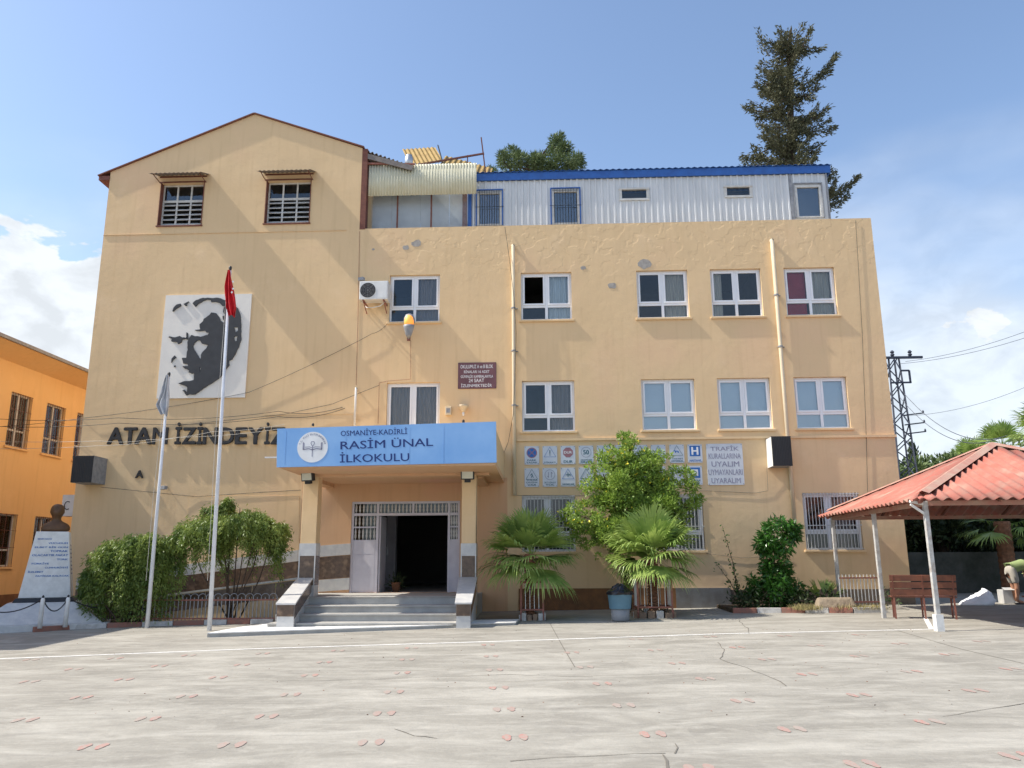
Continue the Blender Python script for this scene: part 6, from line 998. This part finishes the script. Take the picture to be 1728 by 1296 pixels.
# ================================================================ PAVILION
def pavilion():
    c1 = P(1548, 838, -6.9); c2 = P(1386, 870, -.85); ze = (c1[2]+c2[2])/2; c1, c2 = np.array([c1[0], -6.9, ze]), np.array([c2[0], -.85, ze]); u = c2-c1; L_ = np.linalg.norm(u); u /= L_; v = np.array([u[1], -u[0], 0]); cc = (c1+c2)/2+v*L_/2; ap = P(1714, 750, cc[1]); apz = ap[2]
    A = np.array([cc[0], cc[1], apz]); t = thing('pavilion', 'open shelter with red corrugated hip roof on white posts at the right', 'pavilion', (cc[0], cc[1], gz(cc[0], cc[1])))
    cor = [c1, c1+v*L_, c2+v*L_, c2]                                         # front-left, front-right, rear-right, rear-left
    for i in range(4):
        a, b_ = cor[i], cor[(i+1) % 4]; e_ = (b_-a)/L_; mid = (a+b_)/2; up_ = A-mid; H = np.linalg.norm(up_); un = up_/H; N = nrm(np.cross(e_, un)); N = N if N[2] > 0 else -N
        nw = 26; per = 8; k = nw*per; lo = []; hi = []
        for j in range(k+1):
            s = j/k; amp = .030*math.sin(2*math.pi*(j % per)/per); reach = 1-abs(2*s-1); p = a+e_*L_*s; lo.append(p+N*amp-un*.10); hi.append(p+un*H*max(reach-.02, 0)+N*amp)
        m = MB(); n = k+1; m.add(lo+hi+[q-N*.008 for q in lo]+[q-N*.008 for q in hi], [(q, q+1, q+1+n, q+n) for q in range(k)]+[(2*n+q, 3*n+q, 3*n+q+1, 2*n+q+1) for q in range(k)]+[(q, 2*n+q, 2*n+q+1, q+1) for q in range(k)]+[(n+q, n+q+1, 3*n+q+1, 3*n+q) for q in range(k)])
        m.build('roof_sheet', M['redroof'], t, True)
        m = MB(); s = a+(A-a)*.05; q = [s+(A-s)*f for f in (0, .5, 1)]; ch = nrm(A-a); sd = nrm(np.cross(ch, (0, 0, 1)))*.14; nu = nrm(np.cross(sd, ch)); nu = nu if nu[2] > 0 else -nu; P0, P1 = s+nu*.075, A+nu*.06; m.add([P0-sd-nu*.06, P0, P0+sd-nu*.06, P1-sd-nu*.06, P1, P1+sd-nu*.06], [(0, 1, 4, 3), (1, 2, 5, 4)]); m.build('ridge_cap', M['ridge'], t)
        m = MB(); m.beam(a-N*.10+nrm(A-a)*.1-np.array([0, 0, .02]), A-np.array([0, 0, .12]), .05, .07); m.build('rafter', M['rustred'], t)
        for f in (.25, .5, .75): p = a+(b_-a)*f; q = p+un*H*(1-abs(2*f-1)); m = MB(); m.beam(p-N*.08, q-N*.08, .04, .05); m.build('rafter', M['wood'], t)
        ia = a+nrm(cc-a*1)*0+ (cc-a)*.07; ib = b_+(cc-b_)*.07; z = ze-.10; m = MB(); m.beam((ia[0], ia[1], z), (ib[0], ib[1], z), .05, .09); m.build('eave_beam', M['oldwhite' if 0 else 'ridge'], t)
    pc = [c1+(cc-c1)*.07, cor[1]+(cc-cor[1])*.07, cor[2]+(cc-cor[2])*.07, c2+(cc-c2)*.07, (c1+c2)/2+v*.25, (cor[1]+cor[2])/2-v*.25]
    for i, p in enumerate(pc):
        if i == 3: p = p
        g = gz(p[0], p[1]); w = .042; m = MB(); m.box(p[0]-w, p[0]+w, p[1]-w, p[1]+w, g-.05, ze-.06); m.build('post', M['postp'], t, bevel=.008)
    p = pc[0]; m = MB(); m.beam((p[0], p[1], ze-.12), (p[0]-.3, p[1]-.05, ze-.06), .05, .05); m.beam((p[0], p[1], ze-.32), (p[0]-.28, p[1]-.02, ze-.12), .04, .04); m.box(p[0]-.07, p[0]+.07, p[1]-.07, p[1]+.07, gz(p[0], p[1]), gz(p[0], p[1])+.30); m.build('bracket', M['wpaint'], t)
    return cc, L_
PAV, PL = pavilion()
def bench(lab, c, ang, L_, grp):
    g = gz(c[0], c[1]); t = thing('bench', lab, 'bench', (c[0], c[1], g), grp); U = np.array([math.cos(ang), math.sin(ang), 0]); V = np.array([-math.sin(ang), math.cos(ang), 0]); o = np.array([c[0], c[1], g]); Z = np.array([0, 0, 1.])
    for k in range(3): m = MB(); m.obox(o+V*(-.02+.15*k)+Z*.46, U*L_/2, V*.065, Z*.014); m.build('seat_slat', M['wood'], t, bevel=.005)
    for k in range(3): m = MB(); m.obox(o-V*(.12+.035*k)+Z*(.56+.15*k), U*L_/2, nrm(Z-V*.22)*.065, nrm(V+Z*.22)*.012); m.build('back_slat', M['wood'], t, bevel=.005)
    for s in (-.9, 0, .9):
        b_ = o+U*s*L_/2; m = MB(); m.beam(b_+V*.3+Z*.445, b_+V*.32, .035, .035, up=U); m.beam(b_-V*.08+Z*.445, b_-V*.1, .035, .035, up=U); m.beam(b_+V*.3+Z*.43, b_-V*.08+Z*.43, .03, .03, up=U); m.beam(b_-V*.08+Z*.43, b_-V*.22+Z*.92, .03, .03, up=U); m.build('leg_frame', M['rbrown'], t)
q = P(1545, 1030, -3.9); bench('brown slatted bench under the pavilion seen from behind, nearest one', (8.22, -4.2), -.30, 1.3, 'brown benches under the pavilion'); bench('brown bench further back in the shade right of the first bench', (10.9, -5.2), -.30, 1.9, 'brown benches under the pavilion')
# sack, box, person
Yb = -.6; p = P(1648, 1018, Yb); g = gz(p[0], Yb); n, k = 9, 18; m = MB(); V = []
for j in range(n+1):
    s = j/n; r = (1-.12*s-.75*s**3)*(1+.06*math.sin(9*s)); V += [(p[0]+.38*r*math.cos(a)*(1+.22*rng.random())+.16*s, Yb+.26*r*math.sin(a)*(1+.18*rng.random()), g+(.30+.10*math.cos(a-.3))*(s**.8)+.05*rng.random()*s) for a in np.linspace(0, 2*math.pi, k+1)[:-1]]
m.add(V, [(j*k+i, j*k+(i+1) % k, (j+1)*k+(i+1) % k, (j+1)*k+i) for j in range(n) for i in range(k)]+[tuple(range(k-1, -1, -1)), tuple(range(n*k, (n+1)*k))]); tag(m.build('sack', M['wbag'], None, True), 'bulging white sack lying on the ground under the pavilion', 'bag')
a, b_, c, d = RC(1693, 995, 1712, 1015, -.4); t = thing('cardboard_box', 'small grey carton standing behind the bending person', 'box', (a, -.4, c)); m = MB(); g = gz(a, -.4); m.box(a, b_, -.4, -.12, g, d); m.build('carton', M['marble'], t, bevel=.01); m = MB(); m.obox(((a+b_)/2, -.44, d+.02), ((b_-a)/2, 0, 0), (0, .07, .03), (0, -.002, .004)); m.build('flap', M['marble'], t)
def skin_obj(nm, parent, verts, edges, radii, mt, lv=2, root=0):
    v = np.array(verts, float); c = v.mean(0); me = bpy.data.meshes.new(nm); me.from_pydata((v-c).tolist(), edges, []); o = link(nm, me, M[mt], parent, c)
    sk = o.modifiers.new('skin', 'SKIN'); sk.use_smooth_shade = True
    for i, r in enumerate(radii): me.skin_vertices[0].data[i].radius = (r, r) if not isinstance(r, tuple) else r; me.skin_vertices[0].data[i].use_root = i == root
    sb = o.modifiers.new('sub', 'SUBSURF'); sb.levels = lv; sb.render_levels = lv; return o
def person():
    Y = -.55; hip = P(1706, 952, Y); g = gz(hip[0], Y); x0 = hip[0]-.06; Z = lambda x, y, z: (x0+x, Y+y, g+z)
    t = thing('person', 'person in green shirt and khaki shorts bending forward at the right edge', 'person', Z(.1, 0, 0)); hz = .86
    b = [Z(0, 0, hz), Z(.14, 0, hz+.10), Z(.34, 0, hz+.14), Z(.50, 0, hz+.06), Z(.60, 0, hz-.04), Z(.68, 0, hz-.12),          # 0-5 pelvis..neck..head
         Z(.03, -.09, hz-.03), Z(.07, -.11, .48), Z(.03, -.12, .09), Z(.18, -.14, .04),                                         # 6-9 near leg, foot
         Z(.03, .09, hz-.03), Z(.10, .13, .48), Z(.14, .14, .09), Z(.30, .15, .04),                                            # 10-13 far leg
         Z(.46, -.17, hz+.04), Z(.46, -.22, hz-.22), Z(.44, -.16, hz-.44), Z(.45, -.14, hz-.53),                               # 14-17 near arm
         Z(.46, .17, hz+.04), Z(.52, .20, hz-.22), Z(.50, .14, hz-.44), Z(.51, .12, hz-.53)]
    e_ = [(0, 1), (1, 2), (2, 3), (3, 4), (4, 5), (0, 6), (6, 7), (7, 8), (8, 9), (0, 10), (10, 11), (11, 12), (12, 13), (3, 14), (14, 15), (15, 16), (16, 17), (3, 18), (18, 19), (19, 20), (20, 21)]
    r = [.13, .13, .14, .11, .06, .10, .085, .06, .042, .035, .085, .06, .042, .035, .055, .042, .03, .03, .055, .042, .03, .03]
    skin_obj('body', t, b, e_, r, 'skin')
    for base, sg in ((17, -1), (21, 1)):
        for k in range(4): f0 = np.array(b[base])+np.array([.02*(k-1.5), 0, -.005]); skin_obj('finger', t, [f0, f0+np.array([.005*(k-1.5), -.01*sg, -.045]), f0+np.array([.004, -.02*sg, -.075+.008*abs(k-1.5)])], [(0, 1), (1, 2)], [.010, .009, .008], 'skin', 1)
        f0 = np.array(b[base])+np.array([-.025, 0, .02]); skin_obj('thumb', t, [f0, f0+np.array([-.025, -.01*sg, -.025]), f0+np.array([-.028, -.02*sg, -.055])], [(0, 1), (1, 2)], [.011, .010, .009], 'skin', 1)
    skin_obj('shirt', t, [b[1], b[2], b[3], b[14], (np.array(b[14])*.5+np.array(b[15])*.5).tolist(), b[18], (np.array(b[18])*.5+np.array(b[19])*.5).tolist(), Z(.06, 0, hz+.06)], [(7, 0), (0, 1), (1, 2), (2, 3), (3, 4), (2, 5), (5, 6)], [.15, .165, .135, .075, .065, .075, .065, .14], 'shirt')
    skin_obj('shorts', t, [Z(.06, 0, hz+.05), b[0], b[6], Z(.065, -.11, .50), b[10], Z(.095, .13, .50)], [(0, 1), (1, 2), (2, 3), (1, 4), (4, 5)], [.145, .155, .11, .09, .11, .09], 'shorts')
    h = np.array(b[5]); m = MB(); m.lathe([(.02, -.09), (.085, -.06), (.108, 0), (.10, .06), (.06, .10), (.01, .115)], h+np.array([.0, .0, .01]), 14); m.build('hair', M['hair'], t, True)
    m = MB(); m.lathe([(.015, -.03), (.018, 0), (.008, .02)], h+np.array([.10, 0, -.03]), 8); m.lathe([(.01, -.02), (.02, 0), (.01, .02)], h+np.array([0, -.115, -.01]), 6); m.lathe([(.01, -.02), (.02, 0), (.01, .02)], h+np.array([0, .115, -.01]), 6); m.build('face_feature', M['skin'], t, True)
    for s in (9, 13): c = b[s]; m = MB(); m.obox((c[0]-.07, c[1], g+.015), (.14, 0, 0), (0, .045, 0), (0, 0, .014)); m.build('sandal', M['darkmetal'], t, bevel=.008)
person()
# ================================================================ BACKGROUND RIGHT: low wall, hedge mass, trees, palms, pylon
m = MB(); m.box(10.0, 20, 4.2, 4.4, 0, 1.75); tag(m.build('garden_wall', M['shaded_stone']), 'low grey garden wall in the shade behind the pavilion', 'wall')
def blobtree(nm, lab, c, r, n, leaf, mt, trunk=True, cat='tree', group=None, flat=.8, gaps=.5, asp=.35):
    g = gz(c[0], c[1]); t = thing(nm, lab, cat, (c[0], c[1], g), group); k = int(26*gaps*2); sub = np.array(c)+unit(k)*np.array([r, r*.8, r*flat])*(.35+.6*rng.random((k, 1))); Vs = []
    for q in sub: rr = r*(.22+.16*rng.random()); kk = n//k; d = unit(kk); C = q+d*rr*(.35+.65*rng.random((kk, 1)))*np.array([1, 1, .75]); C[:, 2] = np.maximum(C[:, 2], g+.05); Vs.append(leaves(C, d+np.array([0, 0, .2])+rng.normal(size=(kk, 3))*.4, leaf, leaf*asp))
    quads('crown', np.concatenate(Vs), M[mt], t)
    if trunk:
        m = MB(); b0 = np.array([c[0], c[1], g]); m.tube([b0, (b0+np.array(c))/2+rng.normal(size=3)*.15, np.array(c)], .05*r+.08, 8, .06); m.build('trunk', M['bark'], t, True)
        for q in sub[:4]: m = MB(); m.tube([(b0+np.array(c))/2, (np.array(c)+q)/2, q], .04*r, 6, .02); m.build('limb', M['bark'], t, True)
    return t
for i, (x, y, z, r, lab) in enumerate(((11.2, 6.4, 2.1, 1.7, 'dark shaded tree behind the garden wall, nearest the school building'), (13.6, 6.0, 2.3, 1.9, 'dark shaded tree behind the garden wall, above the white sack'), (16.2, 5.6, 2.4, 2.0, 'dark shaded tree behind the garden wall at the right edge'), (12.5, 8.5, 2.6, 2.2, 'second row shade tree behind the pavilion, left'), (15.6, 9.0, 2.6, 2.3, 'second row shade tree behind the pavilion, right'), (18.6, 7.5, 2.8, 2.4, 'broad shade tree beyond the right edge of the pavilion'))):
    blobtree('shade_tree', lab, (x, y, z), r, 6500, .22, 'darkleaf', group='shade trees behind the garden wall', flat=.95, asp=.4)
def tall_palm(lab, x, y, zc, nf, Lf, grp=None, tr=.22, mt='palm', lean=0, up=80, lo=-10):
    g = gz(x, y); t = thing('tall_palm', lab, 'palm', (x, y, g), grp); m = MB(); prof = [(tr*(1+.1*(i % 2)), (zc-g)*i/24) for i in range(25)]; m.lathe(prof, (x, y, g), 10); m.build('trunk', M['palmbark'], t); o = np.array([x, y, zc])
    for k in range(nf): a = k*2.4; el = math.radians(up+(lo-up)*k/nf+rng.normal()*5); fan_frond(t, o, (math.cos(a)*math.cos(el), math.sin(a)*math.cos(el), math.sin(el)), Lf*.8, Lf, 26, mt, 'frond', .22)
p = P(1775, 735, 6.5); tall_palm('tall fan palm rising behind the pavilion ridge at the right edge', p[0]+.15, 6.5, p[2], 20, 1.0)
p = P(1690, 880, 3.2); tall_palm('low fan palm with yellowish leaves seen under the pavilion roof', p[0], 3.2, p[2], 14, .8, mt='palm', up=70, lo=-45)
p = P(1690, 745, 10.); tall_palm('distant fan palm just left of the pavilion ridge', p[0], 10, p[2]-.3, 14, .75)
for i, (px, py, Y, r, lab) in enumerate(((1548, 802, 24, 2.3, 'light green bushy tree right behind the lattice pylon'), (1590, 800, 26, 2.4, 'rounded green tree in the distance left of the pavilion roof'), (1632, 792, 28, 2.4, 'green tree just above the left slope of the pavilion roof'), (1520, 830, 22, 2.4, 'dark green tree at the foot of the lattice pylon'), (1680, 800, 30, 3.0, 'distant tree hidden behind the pavilion ridge'), (1570, 850, 22, 2.6, 'lower green tree behind the pavilion left slope'))):
    p = P(px, py+14, Y); blobtree('distant_tree', lab, (p[0], Y, p[2]), r, 5000, .30, 'farleaf', group='green trees beyond the school yard', asp=.45)
p = P(1645, 778, 27); tall_palm('small distant palm top among the trees', p[0], 27, p[2], 14, 1.0, mt='palm')
def spire(lab, px, pyt, pyb, Y, w):
    a, b_ = P(px, pyt, Y), P(px, pyb, Y); t = thing('cypress', lab, 'tree', (a[0], Y, gz(a[0], Y))); n = 900; s = rng.random(n); C = np.stack([a[0]+rng.normal(size=n)*w*(.15+s*.6), Y+rng.normal(size=n)*w*(.15+s*.6), a[2]+(b_[2]-a[2])*s], 1); quads('crown', leaves(C, unit(n)*.4+np.array([0, 0, 1]), .3, .1), M['darkleaf'], t); m = MB(); m.tube([(a[0], Y, gz(a[0], Y)), (a[0], Y, a[2]-.3)], .12, 6, .03); m.build('trunk', M['bark'], t)
spire('thin dark cypress tip between the pylon and the green trees', 1539, 751, 800, 30, .35)
# long tree belt closing the horizon beyond the frame edges and behind the buildings
def belt():
    Vs = []
    for i in range(150):
        a = rng.random()*math.pi*1.1-.05*math.pi; R_ = 75+30*rng.random(); c = np.array([R_*math.cos(a)*1.2, R_*math.sin(a)*.9, .4+1.6*rng.random()]); n = 420; d = unit(n); C = c+d*np.array([6, 6, 3.2])*(.5+.5*rng.random((n, 1))); C = C[C[:, 2] > 0]; Vs.append(leaves(C, unit(len(C))+np.array([0, 0, .4]), 1.1, .7))
    tag(quads('tree_belt', np.concatenate(Vs), M['farleaf'], None), 'far belt of green trees closing the horizon', 'trees', kind='stuff')
belt()
def pylon():
    Y = 13.; tl, tr = P(1497, 612, Y), P(1511, 612, Y); cx = P(1505, 612, Y)[0]; zt_ = P(1505, 604, Y)[2]; g = gz(cx, Y); t = thing('lattice_pylon', 'dark steel lattice power pylon rising behind the right end of the school', 'pylon', (cx, Y, g)); H = zt_-g
    hw = lambda z: .22+.30*(1-(z-g)/H); n = 16; zs = [g+H*i/n for i in range(n+1)]
    for sx in (-1, 1):
        for sy in (-1, 1): m = MB(); m.beam((cx+sx*hw(g), Y+sy*hw(g), g), (cx+sx*hw(zt_), Y+sy*hw(zt_), zt_), .06, .06); m.build('leg', M['pylon'], t)
    m = MB()
    for i in range(n):
        a, b_ = hw(zs[i]), hw(zs[i+1]); s = 1 if i % 2 else -1
        for sy in (-1, 1): m.beam((cx-s*a, Y+sy*a, zs[i]), (cx+s*b_, Y+sy*b_, zs[i+1]), .04, .04); m.beam((cx+sy*a, Y-s*a, zs[i]), (cx+sy*b_, Y+s*b_, zs[i+1]), .04, .04)
    o = m.build('lattice_brace', M['pylon'], t); o['kind'] = 'stuff'
    m = MB(); m.beam((cx-1.2, Y-.25, zt_-.05), (cx+1.25, Y-.25, zt_-.05), .10, .10, up=(0, 0, 1)); m.build('crossarm', M['pylon'], t)
    for x in (-.05, .72, -1.0): m = MB(); m.lathe([(.05, 0), (.10, .08), (.05, .14), (.10, .2), (.04, .28)], (cx+x, Y-.25, zt_), 8); m.build('insulator', M['pylon'], t)
    z1, z2 = P(1516, 628, Y)[2], P(1516, 648, Y)[2]; m = MB(); [m.beam(a, b_, .07, .07, up=(0, 1, 0)) for a, b_ in (((cx+.2, Y-.3, z1), (cx+.58, Y-.3, z1)), ((cx+.58, Y-.3, z1), (cx+.58, Y-.3, z2)), ((cx-.3, Y-.3, z2), (cx+.62, Y-.3, z2)))]; m.build('bracket', M['pylon'], t)
    for py in (701, 717, 732): z = P(1525, py, Y)[2]; m = MB(); m.beam((cx+.1, Y-.35, z-.06), (cx+.98, Y-.35, z+.04), .05, .05); m.lathe([(.03, 0), (.05, .06), (.02, .12)], (cx+.95, Y-.35, z+.04), 6); m.build('side_arm', M['pylon'], t)
    for k, (a, b_, sg, r) in enumerate((((1528, 610), (1760, 548), .2, .012), ((1516, 614), (1760, 560), .2, .012), ((1518, 655), (1700, 735), .9, .02), ((1518, 670), (1690, 738), .9, .02), ((1525, 702), (1760, 640), .3, .010))):
        p0, p1 = P(*a, Y-.3), P(*b_, 7.); m = MB(); m.tube([p0+(p1-p0)*i/20-np.array([0, 0, sg*4*(i/20)*(1-i/20)]) for i in range(21)], r*.7, 4)
        tag(m.build('power_line', M['pylon']), ['upper power line from the pylon crossarm to the right', 'second power line just under the crossarm line', 'thick sagging cable from the pylon to the palm', 'lower sagging cable beside the thick one', 'power line from the lowest pylon side arms'][k], 'cable')
pylon()
# ================================================================ TREES BEHIND THE SCHOOL
def conifer():
    Y = 15.; ctr = P(1325, 200, Y); g = .3; t = thing('conifer_tree', 'tall ragged dark conifer rising behind the right end of the rooftop annex', 'tree', (ctr[0], Y, g)); top = P(1335, 44, Y)
    m = MB(); m.tube([(ctr[0], Y, g), (ctr[0]-.1, Y, top[2]*.6), (top[0]-.2, Y, top[2]-1.2), (top[0], Y, top[2]-.1)], .32, 8, .04); m.build('trunk', M['bark'], t, True)
    prof = [(44, 1322, 1352), (62, 1300, 1366), (90, 1288, 1368), (105, 1272, 1366), (125, 1276, 1352), (145, 1270, 1385), (160, 1274, 1378), (175, 1258, 1388), (195, 1270, 1400), (215, 1272, 1402), (230, 1268, 1388), (245, 1256, 1382), (262, 1254, 1385), (285, 1262, 1392), (305, 1262, 1412), (330, 1256, 1420), (355, 1250, 1415), (390, 1250, 1420)]
    zc = lambda py: P(1325, py, Y)[2]; Q = []; br = MB()
    def branch(p0, p1, dens, th):
        L_ = np.linalg.norm(p1-p0); n = int(dens*L_); s = rng.random(n)**.75; sag = np.array([0, 0, -.12*L_]); C = p0+(p1-p0)*s[:, None]+sag*(np.sin(s*math.pi))[:, None]; d = nrm(p1-p0); w = th*(1-.75*s)+.05; C = C+rng.normal(size=(n, 3))*w[:, None]*np.array([.5, .5, .42]); C[:, 2] -= abs(rng.normal(size=n))*w*.5
        D = d*.9+rng.normal(size=(n, 3))*.45; D[:, 2] -= .15; Q.append(leaves(C, D, .20, .065)); br.tube([p0, (p0+p1)/2+sag, p1], .035, 4, .01)
    for i in range(150):
        py = 52+330*rng.random(); l = np.interp(py, [p[0] for p in prof], [p[1] for p in prof]); r = np.interp(py, [p[0] for p in prof], [p[2] for p in prof]); cx = np.interp(py, [44, 200, 390], [1337, 1328, 1328]); a = rng.random()*2*math.pi; ca = math.cos(a); z = zc(py)
        ex = (r if ca > 0 else l); reach = abs(P(ex, py, Y)[0]-P(cx, py, Y)[0]); c0 = P(cx, py, Y); rr = reach*(.6+.5*rng.random()) ; e_ = c0+np.array([ca*rr, math.sin(a)*reach*.9, .28*rr*(.3+rng.random())]); p0 = c0-np.array([0, 0, .25*rr]); branch(p0, e_, 80, .26)
    for i in range(95): py = 75+300*rng.random(); l = np.interp(py, [p[0] for p in prof], [p[1] for p in prof]); r = np.interp(py, [p[0] for p in prof], [p[2] for p in prof]); f = rng.random(); x = l+(r-l)*(.18+.64*f); c0 = P(x, py, Y+rng.normal()*.5); branch(c0, c0+rng.normal(size=3)*np.array([.45, .3, .25])+np.array([0, 0, .15]), 120, .20)
    for a, b_, dn in (((1345, 150), (1412, 90), 1.5), ((1380, 120), (1400, 118), 1.), ((1298, 95), (1279, 50), .5), ((1370, 222), (1410, 212), 1), ((1385, 330), (1448, 296), 1.4), ((1390, 350), (1432, 325), 1), ((1385, 340), (1410, 300), 1), ((1300, 250), (1252, 262), 1), ((1300, 188), (1256, 177), .8), ((1310, 160), (1276, 140), .7), ((1345, 90), (1368, 45), .9), ((1350, 80), (1364, 86), 1), ((1372, 300), (1404, 284), .8)):
        branch(P(*a, Y-.5), P(*b_, Y-.6), 150*dn, .26)
    quads('needles', np.concatenate(Q), M['conif'], t); br.build('branches', M['bark'], t)
conifer()
def pine():
    Y = 16.; c = P(905, 275, Y); t = thing('pine_tree', 'small green pine top showing above the middle of the annex roof', 'tree', (c[0], Y, .3)); m = MB(); m.tube([(c[0], Y, .3), (c[0], Y, c[2])], .25, 8, .1); m.build('trunk', M['bark'], t); Q = []
    for (px, py, r) in ((940, 240, 18), (955, 250, 17), (905, 275, 20), (870, 270, 20), (950, 275, 24), (978, 276, 13), (850, 268, 12), (940, 243, 16), (952, 255, 14), (935, 262, 20), (965, 268, 16), (975, 272, 12), (900, 268, 16), (915, 280, 20), (880, 266, 16), (862, 262, 16), (850, 275, 14), (866, 282, 18), (890, 288, 24), (930, 285, 22), (960, 285, 20), (830, 288, 8), (943, 232, 8), (980, 265, 7), (920, 262, 8), (845, 262, 9), (827, 284, 7)):
        q = P(px+rng.normal()*2, py+rng.normal()*2, Y+rng.normal()*.6); rr = r*.80*38.5/1350; n = int(2300*rr*rr)+60; d = unit(n); C = q+d*rr*(rng.random((n, 1))**.5)*np.array([1, 1, .85]); Q.append(leaves(C, d+rng.normal(size=(n, 3))*.6+np.array([0, 0, .3]), .24, .045)); m = MB(); m.tube([(c[0], Y, min(q[2]-.9, c[2])), (c[0]*.4+q[0]*.6, Y+.2, q[2]-.55), (q[0], q[1]+.2, q[2]-.1)], .05, 5, .015); m.build('limb', M['bark'], t)
    quads('crown', np.concatenate(Q), M['pine'], t)
pine()

# dry leaves and grit blown along the kerbs and the apron
n = 260; px = rng.random(n)*1500+120; py = 1062+rng.random(n)**2*150; C = np.array([Gp(a, b, .006) for a, b in zip(px, py)]); D = rng.normal(size=(n, 3)); D[:, 2] = .05*abs(D[:, 2])
tag(quads('dry_leaves', leaves(C, D, .024, .012), M['palmbark'], None), 'dry leaves and grit scattered over the yard', 'leaves', kind='stuff')
